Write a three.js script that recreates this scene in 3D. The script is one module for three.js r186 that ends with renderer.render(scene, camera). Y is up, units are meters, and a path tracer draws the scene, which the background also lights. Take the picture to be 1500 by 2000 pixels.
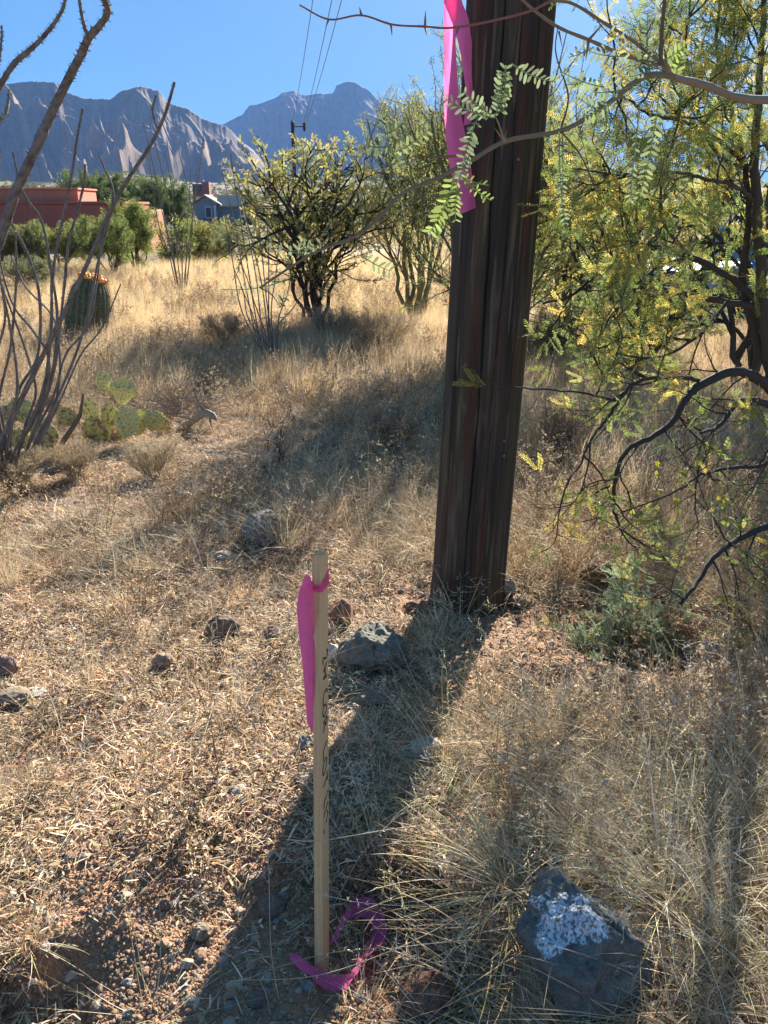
import * as THREE from 'three';
import { mergeGeometries, mergeVertices, toCreasedNormals } from 'three/addons/utils/BufferGeometryUtils.js';
import { RoundedBoxGeometry } from 'three/addons/geometries/RoundedBoxGeometry.js';
import { createNoise2D, createNoise3D } from 'simplex-noise';

// ------------------------------------------------------------------ camera, sky, sun, exposure
const scene = new THREE.Scene();
const EYE = 1.3, PITCH = 21.6 * Math.PI / 180, FPX = 1502;
const camera = new THREE.PerspectiveCamera(67.3, 768 / 1024, 0.05, 20000);
camera.position.set(0, EYE, 0);
camera.rotation.x = -PITCH;
const renderer = new THREE.WebGLRenderer({ antialias: true });
renderer.setSize(768, 1024);
renderer.toneMapping = THREE.LinearToneMapping;
renderer.toneMappingExposure = 3.7;
renderer.shadowMap.enabled = true;

const SUN_AZ = 20.5 * Math.PI / 180, SUN_EL = 29 * Math.PI / 180;
const sunDir = new THREE.Vector3(Math.sin(SUN_AZ) * Math.cos(SUN_EL), Math.sin(SUN_EL), -Math.cos(SUN_AZ) * Math.cos(SUN_EL));
const sun = new THREE.DirectionalLight(new THREE.Color().setRGB(1, 0.945, 0.84), 5);
sun.position.copy(sunDir).multiplyScalar(60);
sun.castShadow = true;
sun.shadow.mapSize.set(4096, 4096);
Object.assign(sun.shadow.camera, { left: -25, right: 25, top: 25, bottom: -25, near: 1, far: 160 });
scene.add(sun, sun.target);

{ // clear desert sky: deep blue overhead, paler to the horizon, with the sun's aureole
  const W = 1024, H = 512, d = new Float32Array(W * H * 4);
  for (let r = 0; r < H; r++) for (let c = 0; c < W; c++) {
    const el = ((r + 0.5) / H - 0.5) * Math.PI, az = ((c + 0.5) / W - 0.5) * 2 * Math.PI;
    const x = Math.cos(az) * Math.cos(el), y = Math.sin(el), z = Math.sin(az) * Math.cos(el);
    const up = Math.max(0, y), air = Math.exp(-up * 3.2);
    const g = Math.acos(Math.min(1, x * sunDir.x + y * sunDir.y + z * sunDir.z));
    const glow = 0.34 * Math.exp(-g / 0.2) + 0.045 * Math.exp(-g / 0.7);
    const o = (r * W + c) * 4;
    d[o] = 0.009 + 0.029 * air + glow * 0.8;
    d[o + 1] = 0.050 + 0.086 * air + glow * 0.84;
    d[o + 2] = 0.112 + 0.172 * air + glow * 0.88;
    d[o + 3] = 1;
  }
  const t = new THREE.DataTexture(d, W, H, THREE.RGBAFormat, THREE.FloatType);
  t.mapping = THREE.EquirectangularReflectionMapping; t.magFilter = THREE.LinearFilter; t.needsUpdate = true;
  scene.background = t; scene.environment = t;
}
scene.fog = new THREE.FogExp2(new THREE.Color().setRGB(0.25, 0.47, 1.0), 8e-5);

// ------------------------------------------------------------------ helpers
const V = (x = 0, y = 0, z = 0) => new THREE.Vector3(x, y, z);
function mul(seed) { let s = seed >>> 0; return () => { s = (s + 0x6d2b79f5) | 0; let t = Math.imul(s ^ (s >>> 15), 1 | s); t = (t + Math.imul(t ^ (t >>> 7), 61 | t)) ^ t; return ((t ^ (t >>> 14)) >>> 0) / 4294967296; }; }
const R0 = mul(11), n2 = createNoise2D(mul(5)), n2b = createNoise2D(mul(6)), n3 = createNoise3D(mul(7));
const rr = (r, a, b) => a + (b - a) * r();
const sst = (a, b, x) => { const t = Math.min(1, Math.max(0, (x - a) / (b - a))); return t * t * (3 - 2 * t); };
const lerp = (a, b, t) => a + (b - a) * t;
const gauss = (x, y, r) => Math.exp(-(x * x + y * y) / (r * r));
const used = new Map();
function numbered(n) { const k = used.get(n) ?? 0; used.set(n, k + 1); return k ? n + '_' + String(k).padStart(3, '0') : n; }
function shade(o) { o.castShadow = true; o.receiveShadow = true; return o; }
function tag(o, label, category, group, kind) {
  o.userData.label = label; o.userData.category = category;
  if (group) o.userData.group = group;
  if (kind) o.userData.kind = kind;
  return o;
}
function thing(name, label, category, pos, group) { const o = new THREE.Group(); o.name = numbered(name); if (pos) o.position.copy(pos); tag(o, label, category, group); scene.add(o); return o; }
function single(name, geo, mat, label, category, pos, group) { const o = shade(new THREE.Mesh(geo, mat)); o.name = numbered(name); if (pos) o.position.copy(pos); tag(o, label, category, group); scene.add(o); return o; }
function part(name, geo, mat, parent, kind) { const o = shade(new THREE.Mesh(geo, mat)); o.name = name; if (kind) o.userData.kind = kind; parent.add(o); return o; }
function structure(name, geo, mat) { const o = shade(new THREE.Mesh(geo, mat)); o.name = numbered(name); o.userData.kind = 'structure'; scene.add(o); return o; }
function instanced(name, geo, mat, list, parent, label, category) { // list of {m, c}
  const o = shade(new THREE.InstancedMesh(geo, mat, list.length));
  const c = new THREE.Color();
  list.forEach((e, i) => { o.setMatrixAt(i, e.m); if (e.c) o.setColorAt(i, c.setRGB(...e.c)); });
  o.userData.kind = 'stuff'; if (label) { o.userData.label = label; o.userData.category = category; }
  o.name = parent ? name : numbered(name); (parent ?? scene).add(o); return o;
}
// pixel of the photograph -> ray; P: the point at forward distance D; G: where the ray meets the ground
function ray(px, py) { const x = (px - 750) / FPX, y = -(py - 1000) / FPX, c = Math.cos(PITCH), s = Math.sin(PITCH); return V(x, y * c - s, -y * s - c); }
function P(px, py, D) { const r = ray(px, py); return r.multiplyScalar(D / -r.z).add(V(0, EYE, 0)); }
function depthOf(p) { return -p.z * Math.cos(PITCH) - (p.y - EYE) * Math.sin(PITCH); }
const mpp = (p) => depthOf(p) / FPX;              // metres for each photograph pixel at a point
function G(px, py) { const r = ray(px, py); let t = 0.3; for (let i = 0; i < 4000; i++) { const y = EYE + r.y * t; if (y <= ground(r.x * t, r.z * t)) break; t *= 1.003; } return V(r.x * t, ground(r.x * t, r.z * t), r.z * t); }

const PIT = [0.80, -2.13];
function ground(x, z) {
  const D = -z, dist = Math.hypot(x, z);
  let h = 0;
  // little cut bank in front of the stake
  const zc = x < 0.12 ? lerp(-1.30, -1.03, sst(-0.32, -0.72, x)) : lerp(-1.30, -0.80, sst(0.12, 0.34, x));
  const soft = 0.55 * sst(-0.62, -0.42, x) * sst(-0.04, -0.2, x);
  h -= 0.115 * sst(zc - 0.015 - soft * 0.3, zc + 0.075 + soft + 0.02 * n2(x * 5, 3), z + 0.03 * n2b(x * 7, z * 2));
  // dug pit with its spoil beside the sapling
  h -= 0.12 * sst(0.24, 0.10, Math.hypot((x - PIT[0]) * 0.9, (z - PIT[1]) * 1.15) + 0.03 * n2(x * 6, z * 6));
  h += 0.05 * gauss(x - 0.48, z + 2.02, 0.2) + 0.035 * gauss(x - 0.8, z + 1.78, 0.18) + 0.03 * gauss(x + 0.04, z + 2.5, 0.25);
  h += 0.04 * gauss(x - 0.7, z + 1.25, 0.4);
  const near = sst(9, 3, dist);
  h += 0.022 * n2(x * 1.3, z * 1.3) + near * (0.009 * n2b(x * 5, z * 5) + 0.004 * n2(x * 17 + 9, z * 17));
  if (dist > 5) h += sst(5, 14, dist) * 0.06 * n2(x * 0.22, z * 0.22);
  if (D > 16 && D < 140) h -= (1.75 + 0.95 * sst(54, 42, D)) * sst(17.5, 27, D) * sst(130, 85, D) * sst(-3, -6, x + 0.5 * n2(D * 0.2, 1));
  if (D > 6.5 && D < 70 && x > 0.8) h -= 0.48 * sst(7.6, 10.5, D) * sst(65, 40, D) * sst(1.0, 2.6, x);
  if (dist > 60) h -= sst(60, 190, dist) * 2.0 * sst(40, -30, x / D * 100);
  if (dist > 200) { const a = x / Math.max(D, 1); h += (dist - 200) * 0.034 * sst(200, 420, dist) * (1 + 0.5 * n2(a * 6, dist * 0.004)) + sst(220, 500, dist) * 6 * n2b(x * 0.006, z * 0.006); }
  if (dist > 900) h = Math.min(h, 26 + 8 * n2(x * 0.003, z * 0.003));
  return h;
}

// freshly dug or trodden red dirt
const dirt = (x, z) => Math.max(gauss(x + 0.2, z + 1.02, 0.33), 0.9 * gauss(x + 0.35, z + 1.15, 0.2), gauss(x + 0.5, z + 1.12, 0.3), 0.8 * gauss(x + 0.28, z + 1.3, 0.2), 1.1 * gauss(x - 0.55, z + 2.08, 0.34), 0.85 * gauss(x - 0.1, z + 2.45, 0.28), 1.2 * gauss(x - PIT[0], z - PIT[1], 0.36), 0.5 * gauss(x + 0.6, z + 1.7, 0.3));
class MB { // mesh collector: positions, uv, colours
  constructor() { this.p = []; this.c = []; this.u = []; this.i = []; this.col = [1, 1, 1]; }
  get n() { return this.p.length / 3; }
  v(x, y, z, u = 0, w = 0, c = this.col) { this.p.push(x, y, z); this.u.push(u, w); this.c.push(c[0], c[1], c[2]); return this.n - 1; }
  tri(a, b, c) { this.i.push(a, b, c); }
  quad(a, b, c, d) { this.i.push(a, b, c, a, c, d); }
  tube(pts, rad, sides = 5, cap = true, uvs = 1) {
    const N = pts.length; if (N < 2) return this;
    let t = V().subVectors(pts[1], pts[0]).normalize(), u = V(0, 1, 0); if (Math.abs(t.y) > 0.9) u.set(1, 0, 0);
    u.addScaledVector(t, -u.dot(t)).normalize();
    const w = V(), start = this.n, seam = sides + 1; let L = 0;
    for (let k = 0; k < N; k++) {
      t.subVectors(pts[Math.min(N - 1, k + 1)], pts[Math.max(0, k - 1)]).normalize();
      u.addScaledVector(t, -u.dot(t)).normalize(); w.crossVectors(t, u);
      if (k) L += pts[k].distanceTo(pts[k - 1]);
      const r = typeof rad === 'function' ? rad(k / (N - 1)) : Array.isArray(rad) ? rad[k] : rad;
      for (let s = 0; s < seam; s++) { const a = s / sides * Math.PI * 2, ca = Math.cos(a) * r, sa = Math.sin(a) * r; this.v(pts[k].x + u.x * ca + w.x * sa, pts[k].y + u.y * ca + w.y * sa, pts[k].z + u.z * ca + w.z * sa, s / sides * uvs, L); }
    }
    for (let k = 0; k < N - 1; k++) for (let s = 0; s < sides; s++) { const a = start + k * seam + s; this.quad(a, a + 1, a + seam + 1, a + seam); }
    if (cap) { const a = start + (N - 1) * seam, m = this.v(pts[N - 1].x, pts[N - 1].y, pts[N - 1].z); for (let s = 0; s < sides; s++) this.tri(a + s, a + s + 1, m); }
    return this;
  }
  strip(pts, half, sides) { // ribbon: half[k] widths, sides[k] unit vectors
    const st = this.n; let L = 0;
    for (let k = 0; k < pts.length; k++) { const p = pts[k], s = sides[k], h = half[k]; if (k) L += p.distanceTo(pts[k - 1]); this.v(p.x - s.x * h, p.y - s.y * h, p.z - s.z * h, 0, L); this.v(p.x + s.x * h, p.y + s.y * h, p.z + s.z * h, 1, L); }
    for (let k = 0; k < pts.length - 1; k++) { const a = st + 2 * k; this.quad(a, a + 1, a + 3, a + 2); }
    return this;
  }
  diamond(p, dir, side, len, wid) { const a = this.v(p.x, p.y, p.z), q = V().copy(p).addScaledVector(dir, len * 0.5), b = this.v(q.x + side.x * wid, q.y + side.y * wid, q.z + side.z * wid, 1, 0.5), c = this.v(p.x + dir.x * len, p.y + dir.y * len, p.z + dir.z * len, 0.5, 1), d = this.v(q.x - side.x * wid, q.y - side.y * wid, q.z - side.z * wid, 0, 0.5); this.quad(a, b, c, d); }
  geo(flat) {
    const g = new THREE.BufferGeometry();
    g.setAttribute('position', new THREE.Float32BufferAttribute(this.p, 3)); g.setAttribute('uv', new THREE.Float32BufferAttribute(this.u, 2)); g.setAttribute('color', new THREE.Float32BufferAttribute(this.c, 3));
    g.setIndex(this.i); g.computeVertexNormals(); return g;
  }
}
function smooth(pts, n) { return new THREE.CatmullRomCurve3(pts, false, 'centripetal').getPoints(n); }
function rnd3(r) { const z = r() * 2 - 1, a = r() * Math.PI * 2, s = Math.sqrt(1 - z * z); return V(s * Math.cos(a), z, s * Math.sin(a)); }
function jit(c, r, k = 0.15) { const f = 1 + (r() * 2 - 1) * k; return [c[0] * f * (1 + (r() - 0.5) * k * 0.5), c[1] * f, c[2] * f * (1 + (r() - 0.5) * k * 0.7)]; }
const M4 = () => new THREE.Matrix4();
function place(x, y, z, yaw, s, tiltx = 0, tiltz = 0) { return M4().compose(V(x, y, z), new THREE.Quaternion().setFromEuler(new THREE.Euler(tiltx, yaw, tiltz, 'YXZ')), typeof s === 'number' ? V(s, s, s) : s); }
function basis(pos, dir, s, r) { const q = new THREE.Quaternion().setFromUnitVectors(V(0, 1, 0), dir); const q2 = new THREE.Quaternion().setFromAxisAngle(V(0, 1, 0), r() * 6.283); return M4().compose(pos, q.multiply(q2), V(s, s, s)); }

// ------------------------------------------------------------------ textures and materials
function tex(w, h, f, srgb, rep) {
  const d = new Uint8Array(w * h * 4);
  for (let y = 0; y < h; y++) for (let x = 0; x < w; x++) { const c = f(x / w, y / h); const o = (y * w + x) * 4; for (let k = 0; k < 3; k++) { let v = Math.min(1, Math.max(0, c[k])); if (srgb) v = v <= 0.0031308 ? v * 12.92 : 1.055 * Math.pow(v, 1 / 2.4) - 0.055; d[o + k] = v * 255; } d[o + 3] = 255; }
  const t = new THREE.DataTexture(d, w, h, THREE.RGBAFormat); t.magFilter = THREE.LinearFilter; t.minFilter = THREE.LinearMipmapLinearFilter; t.generateMipmaps = true; t.wrapS = t.wrapT = THREE.RepeatWrapping;
  if (srgb) t.colorSpace = THREE.SRGBColorSpace; if (rep) t.repeat.set(rep, rep); t.needsUpdate = true; return t;
}
// noise that tiles over the unit square
function tn(u, v, f, seed = 0) { const a = u * 2 * Math.PI, b = v * 2 * Math.PI, k = f / (2 * Math.PI); return 0.5 * (n3(Math.cos(a) * k + seed, Math.sin(a) * k, Math.cos(b) * k + Math.sin(b) * k * 0.37) + n3(Math.sin(b) * k + seed * 1.7, Math.cos(b) * k + 4.2, Math.sin(a) * k - Math.cos(a) * k * 0.41)); }
const mat = (o) => new THREE.MeshPhysicalMaterial({ roughness: 0.9, specularIntensity: 0.4, side: THREE.DoubleSide, ...o });
const lin = (r, g, b) => new THREE.Color().setRGB(r, g, b);
const soilTex = tex(768, 768, (u, v) => {
  const a = tn(u, v, 6), b = tn(u, v, 28, 3), c = tn(u, v, 110, 9), g = tn(u, v, 260, 21);
  const k = 0.92 + 0.28 * a + 0.24 * b + 0.26 * c + 0.2 * g, pale = Math.max(0, c * 0.9 + g * 0.7 - 0.25) * 0.6;
  return [0.5 * k + pale * 0.5, 0.5 * k + pale * 0.52, 0.5 * k + pale * 0.55];
}, true);
const soilBump = tex(768, 768, (u, v) => { const k = 0.5 + 0.2 * tn(u, v, 40, 1) + 0.22 * tn(u, v, 110, 9) + 0.2 * tn(u, v, 260, 21); return [k, k, k]; });
const soilMat = new THREE.MeshStandardMaterial({ map: soilTex, bumpMap: soilBump, bumpScale: 0.012, roughness: 0.97, vertexColors: true, color: lin(2.0, 2.0, 2.0) });
const strawMat = mat({ vertexColors: true, transmission: 0.22, roughness: 1, name: 'straw' });
const fieldMat = mat({ vertexColors: true, transmission: 0.42, roughness: 1, name: 'field_grass' });
const leafMat = mat({ vertexColors: true, transmission: 0.52, roughness: 0.96, name: 'leaf' });
const woodVC = mat({ vertexColors: true, roughness: 0.92 });

// ------------------------------------------------------------------ the ground sheet
{
  const axis = (lo, hi, step, far, grow) => { const a = []; for (let x = lo; x <= hi; x += step) a.push(x); let s = step, x = hi; while (x < far) { s *= grow; x += s; a.push(x); } s = step; x = lo; const b = []; while (x > -far) { s *= grow; x -= s; b.push(x); } return b.reverse().concat(a); };
  const X = axis(-1.9, 2.1, 0.016, 9000, 1.075), Z = axis(-4.2, -0.55, 0.016, 9000, 1.065);
  const nx = X.length, nz = Z.length, p = new Float32Array(nx * nz * 3), c = new Float32Array(nx * nz * 3), u = new Float32Array(nx * nz * 2), idx = new Uint32Array((nx - 1) * (nz - 1) * 6);
  for (let j = 0, o = 0; j < nz; j++) for (let i = 0; i < nx; i++, o++) {
    const x = X[i], z = Z[j], y = ground(x, z), d = Math.hypot(x, z);
    p.set([x, y, z], o * 3); u.set([x / 0.9, z / 0.9], o * 2);
    const a = n2(x * 0.9, z * 0.9), b = n2b(x * 3.1, z * 3.1);
    let col = [0.235 + 0.03 * b, 0.150 + 0.02 * b, 0.094 + 0.012 * b];                  // red-brown granitic soil
    const litter = sst(-0.5, 0.5, a + 0.5 * b) * 0.55; col = [lerp(col[0], 0.25, litter), lerp(col[1], 0.185, litter), lerp(col[2], 0.125, litter)];
    const field = sst(4.5, 9, d); col = [lerp(col[0], 0.40, field), lerp(col[1], 0.31, field), lerp(col[2], 0.185, field)];
    const far = sst(20, 70, d), s2 = n2(x * 0.03, z * 0.03) + 0.6 * n2b(x * 0.11, z * 0.11); col = [lerp(col[0], 0.135 + 0.03 * s2, far), lerp(col[1], 0.108 + 0.025 * s2, far), lerp(col[2], 0.066 + 0.015 * s2, far)];
    const dug = d < 4 ? sst(0.25, 0.8, dirt(x, z)) : 0; col = [lerp(col[0], 0.30, dug), lerp(col[1], 0.165, dug), lerp(col[2], 0.092, dug)];
    c.set(col, o * 3);
  }
  for (let j = 0, o = 0; j < nz - 1; j++) for (let i = 0; i < nx - 1; i++) { const a = j * nx + i; idx.set([a, a + nx, a + 1, a + 1, a + nx, a + nx + 1], o); o += 6; }
  const g = new THREE.BufferGeometry(); g.setAttribute('position', new THREE.BufferAttribute(p, 3)); g.setAttribute('uv', new THREE.BufferAttribute(u, 2)); g.setAttribute('color', new THREE.BufferAttribute(c, 3)); g.setIndex(new THREE.BufferAttribute(idx, 1)); g.computeVertexNormals();
  structure('ground', g, soilMat);
  console.log('ground', nx, nz);
}

// ------------------------------------------------------------------ mountains
function interp(list, x) { if (x <= list[0][0]) return list[0][1]; for (let i = 1; i < list.length; i++) if (x <= list[i][0]) { const [a, b] = [list[i - 1], list[i]], t = (x - a[0]) / (b[0] - a[0]), s = t * t * (3 - 2 * t) * 0.5 + t * 0.5; return lerp(a[1], b[1], s); } return list[list.length - 1][1]; }
const mountTex = tex(512, 512, (u, v) => { const a = tn(u, v, 5, 2), b = tn(u, v, 16, 5), c = tn(u, v, 55, 8); const k = 0.52 + 0.14 * a + 0.2 * b + 0.26 * c - (c + b * 0.6 > 0.3 ? 0.3 : 0); return [k, k, k]; }, true);
const mountMat = new THREE.MeshStandardMaterial({ map: mountTex, vertexColors: true, roughness: 1, color: lin(2, 2, 2) });
function mountain(name, sky, rNear, rCrest, tint, seed, rough) {
  const NA = 620, NR = 260, a0 = sky[0][0], a1 = sky[sky.length - 1][0], p = [], u = [], c = [], idx = [];
  for (let j = 0; j <= NR; j++) for (let i = 0; i <= NA; i++) {
    const px = lerp(a0, a1, i / NA), py = interp(sky, px) + (1.1 * n2(px * 0.11, seed) + 0.7 * n2b(px * 0.31, seed)) * rough;
    const rd = ray(px, py), hor = Math.hypot(rd.x, rd.z), el = rd.y / hor, dx = rd.x / hor, dz = rd.z / hor;
    const s = j / NR * 1.12, r = lerp(rNear, rCrest, s), crest = el * rCrest;
    let t = Math.min(1, s), h = crest * (0.6 * t + 0.4 * Math.pow(t, 1.6));
    // spurs and gullies running down the slope, fading out at the crest
    const mid = Math.min(1, Math.pow(Math.max(0, 1 - t), 0.75) * 1.9) * Math.min(1, t * 5), side = px * rCrest * 0.00067, X = side * 0.62 + 90 * n2(side * 0.003, r * 0.003 + seed), Z = r * 0.5 + 60 * n2b(side * 0.004, r * 0.004);
    let rf = 0, amp = 0.5, fq = 1 / (rCrest * 0.16), wt = 1; for (let o = 0; o < 7; o++) { let q = 1 - Math.abs(n2(X * fq + seed * 7 + o * 3.3, Z * fq - o * 1.7)); q *= q; rf += q * amp * wt; wt = Math.min(1, q * 1.7); fq *= 2.15; amp *= 0.52; }
    const ridge2 = rf - 0.3; h += crest * mid * 0.62 * (rf - 0.62);
    if (s > 1) h = crest * (1 - (s - 1) * 3.2);
    p.push(dx * r, EYE + h, dz * r); u.push(px * rCrest / 250000, r / 260);
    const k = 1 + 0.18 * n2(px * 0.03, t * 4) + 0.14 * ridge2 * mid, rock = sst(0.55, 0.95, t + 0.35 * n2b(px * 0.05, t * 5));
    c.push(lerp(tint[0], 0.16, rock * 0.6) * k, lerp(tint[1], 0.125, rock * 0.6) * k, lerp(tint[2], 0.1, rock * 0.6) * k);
  }
  for (let j = 0; j < NR; j++) for (let i = 0; i < NA; i++) { const a = j * (NA + 1) + i; idx.push(a, a + 1, a + NA + 1, a + 1, a + NA + 2, a + NA + 1); }
  const g = new THREE.BufferGeometry(); g.setAttribute('position', new THREE.Float32BufferAttribute(p, 3)); g.setAttribute('uv', new THREE.Float32BufferAttribute(u, 2)); g.setAttribute('color', new THREE.Float32BufferAttribute(c, 3)); g.setIndex(idx); g.computeVertexNormals();
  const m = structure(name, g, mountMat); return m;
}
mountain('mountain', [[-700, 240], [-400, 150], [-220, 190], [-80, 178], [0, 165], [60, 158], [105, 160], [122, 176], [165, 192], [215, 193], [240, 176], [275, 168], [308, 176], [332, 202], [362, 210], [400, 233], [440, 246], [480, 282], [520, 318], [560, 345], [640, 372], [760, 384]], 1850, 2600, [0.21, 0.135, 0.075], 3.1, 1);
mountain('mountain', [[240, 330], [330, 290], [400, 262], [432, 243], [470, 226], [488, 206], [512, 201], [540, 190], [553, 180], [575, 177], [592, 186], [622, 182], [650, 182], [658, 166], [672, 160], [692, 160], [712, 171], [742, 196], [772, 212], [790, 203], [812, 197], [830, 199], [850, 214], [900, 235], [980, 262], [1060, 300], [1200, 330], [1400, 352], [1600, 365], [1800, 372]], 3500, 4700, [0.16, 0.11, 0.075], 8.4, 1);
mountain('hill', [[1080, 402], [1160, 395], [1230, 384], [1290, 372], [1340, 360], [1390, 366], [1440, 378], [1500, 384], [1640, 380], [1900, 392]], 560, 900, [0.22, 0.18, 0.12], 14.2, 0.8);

// ------------------------------------------------------------------ far houses
function boxG(w, h, d, x, y, z, r = 0) { const g = r ? new RoundedBoxGeometry(w, h, d, 2, r) : new THREE.BoxGeometry(w, h, d); g.translate(x, y, z); return g; }
{
  const stucco = new THREE.MeshStandardMaterial({ color: lin(0.36, 0.105, 0.068), roughness: 0.95 }), stucco2 = new THREE.MeshStandardMaterial({ color: lin(0.48, 0.17, 0.1), roughness: 0.95 });
  const glass = new THREE.MeshPhysicalMaterial({ color: lin(0.05, 0.07, 0.09), roughness: 0.08 }), white = new THREE.MeshStandardMaterial({ color: lin(0.62, 0.6, 0.56), roughness: 0.8 });
  const c = P(90, 420, 62); c.y = ground(c.x, c.z) - 0.2;
  const t = thing('adobe_house', 'terracotta stucco house with stepped flat roof behind the left bushes', 'house', c);
  const s = mpp(c);
  part('wall', boxG(13, 3.5, 8, -0.6, 1.75, -4, 0.12), stucco, t);
  const up = part('upper_storey', boxG(6.2, 1.1, 5, -0.9, 3.96, -3.6, 0.1), stucco2, t); part('parapet', boxG(6.4, 0.16, 5.2, -0.9, 4.56, -3.6, 0.05), stucco2, up);
  part('parapet', boxG(13.2, 0.2, 8.2, -0.6, 3.58, -4, 0.06), stucco, t);
  part('side_wing', boxG(1.6, 3.1, 6, 6.75, 1.55, -3, 0.12), stucco2, t);
  for (const x of [-4.6, -1]) { const w = part('window', boxG(0.9, 1.0, 0.1, x, 1.3, 0.04), stucco2, t); part('pane', boxG(0.7, 0.8, 0.06, x, 1.3, 0.09), glass, w); }
  t.rotation.y = 0.06;

  // grey house with gabled roofs
  const roofM = new THREE.MeshStandardMaterial({ color: lin(0.36, 0.30, 0.25), roughness: 0.9 }), wallM = new THREE.MeshStandardMaterial({ color: lin(0.27, 0.27, 0.29), roughness: 0.9 });
  const c2 = P(425, 432, 120); c2.y = ground(c2.x, c2.z) - 0.4;
  const h = thing('gabled_house', 'grey house with pale gabled roof and white trim, far behind the tall thin ocotillo', 'house', c2), yb = P(425, 430, 120).y - c2.y;
  const gable = (w, hh, d, x, y, z, ov) => { const sh = new THREE.Shape([new THREE.Vector2(-w / 2 - ov, -0.25), new THREE.Vector2(0, hh), new THREE.Vector2(w / 2 + ov, -0.25), new THREE.Vector2(w / 2 + ov, -0.45), new THREE.Vector2(0, hh - 0.22), new THREE.Vector2(-w / 2 - ov, -0.45)]); const g = new THREE.ExtrudeGeometry(sh, { depth: d, bevelEnabled: false }); g.translate(x, y, z - d); return g; };
  const top = yb + 2.3;
  part('wall', boxG(3.4, top, 4, -1.6, top / 2, -2), wallM, h); part('wall', boxG(5, top - 0.2, 4, 2.55, (top - 0.2) / 2, -2.7), wallM, h);
  part('gable_wall', (() => { const g = new THREE.ExtrudeGeometry(new THREE.Shape([new THREE.Vector2(-1.7, 0), new THREE.Vector2(1.7, 0), new THREE.Vector2(0, 1.0)]), { depth: 0.2, bevelEnabled: false }); g.translate(-1.6, top - 0.15, -0.25); return g; })(), wallM, h);
  part('roof', gable(3.6, 1.05, 4.6, -1.6, top + 0.1, 0.3, 0.5), roofM, h);
  const g2 = gable(4, 1.2, 5.6, 0, 0, 0, 0.5); g2.rotateY(Math.PI / 2); g2.translate(5.4, top - 0.1, -2.7); part('roof', g2, roofM, h);
  part('porch_gable', gable(1.8, 0.7, 1.6, 4.4, top - 0.25, 0.4, 0.3), roofM, h);
  const w = part('window', boxG(0.95, 1.6, 0.12, -1.2, top - 1.25, 0.04), white, h); part('pane', boxG(0.7, 1.3, 0.08, -1.2, top - 1.25, 0.09), glass, w);
  for (const x of [-0.2, 3.4, 5.2]) part('column', boxG(0.28, top - 0.3, 0.28, x, (top - 0.3) / 2, 0.25), white, h);

  // brick-red house up on the foothill
  const c3 = P(392, 376, 330); c3.y = Math.min(c3.y, ground(c3.x, c3.z) + 8);
  const b = thing('hillside_house', 'small brick red block house with dark balcony up on the foothill', 'house', c3);
  const k = mpp(c3), brick = new THREE.MeshStandardMaterial({ color: lin(0.33, 0.12, 0.085), roughness: 0.95 }), dark = new THREE.MeshStandardMaterial({ color: lin(0.08, 0.085, 0.1), roughness: 0.8 });
  part('wall', boxG(14 * k, 26 * k, 20 * k, 10 * k, 6 * k, -10 * k), brick, b); part('wall', boxG(19 * k, 23 * k, 16 * k, -6.5 * k, 4 * k, -11 * k), brick, b);
  part('balcony', boxG(17 * k, 3 * k, 4 * k, -6.5 * k, 4 * k, -2 * k), dark, b); for (const x of [-12, -6, 0]) part('window', boxG(4 * k, 6 * k, 0.5 * k, x * k, 10 * k, -2.9 * k), dark, b);
  part('chimney', boxG(2.4 * k, 4 * k, 2.4 * k, 5 * k, 20.9 * k, -8 * k), white, b);
}

// ------------------------------------------------------------------ utility pole
const poleTex = (() => {
  const W = 1024, H = 2048;
  return tex(W, H, (u, v) => {
    const a = u * 2 * Math.PI, x = Math.cos(a), z = Math.sin(a), y = v * 2.75;
    const wob = 0.16 * n3(x * 1.4, y * 1.1, z * 1.4) + 0.05 * n3(x * 4, y * 3, z * 4);
    const g = n3(x * 7 + wob * 8, y * 1.3, z * 7 + wob * 5), f = n3(x * 26, y * 2.2, z * 26), ff = n3(x * 80, y * 5, z * 80), big = n3(x * 2.0, y * 1.4 + 3, z * 2.0), cat = Math.abs(n3(x * 4 + wob * 4, y * 1.0 + 9, z * 4));
    let k = 0.029 + 0.009 * g + 0.002 * f + 0.002 * ff + 0.016 * big;
    let c = [k * 1.3, k * 0.95, k * 0.62];
    const red = sst(0.1, 0.8, n3(x * 3 + 8, y * 1.5, z * 3) + 0.3 * g); c = [c[0] * lerp(1, 1.35, red), c[1] * lerp(1, 0.72, red), c[2] * lerp(1, 0.6, red)];
    const ring = sst(0.09, 0.03, cat) * sst(-0.1, 0.4, big + 0.4 * ff); c = [lerp(c[0], 0.11, ring * 0.5), lerp(c[1], 0.09, ring * 0.5), lerp(c[2], 0.062, ring * 0.5)];
    const worn = sst(0.5, 0.72, n3(x * 5.5 - 3, y * 2.4 + 5, z * 5.5) + 0.3 * ff + 0.2 * f); c = [lerp(c[0], 0.13, worn * 0.6), lerp(c[1], 0.105, worn * 0.6), lerp(c[2], 0.075, worn * 0.6)];
    const olive = sst(-0.1, 0.6, n3(x * 2.6 + 20, y * 0.9, z * 2.6)); c = [c[0] * lerp(1, 1.05, olive), c[1] * lerp(1, 1.2, olive), c[2] * lerp(1, 0.95, olive)];
    const fine = 1 + 0.13 * n3(x * 150, y * 9, z * 150);
    return [c[0] * fine, c[1] * fine, c[2] * fine];
  }, true);
})();
const poleBase = P(913, 1165, 2.43); poleBase.y = ground(poleBase.x, poleBase.z);
const poleLean = V(0.0253, 1, 0).normalize();
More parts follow.
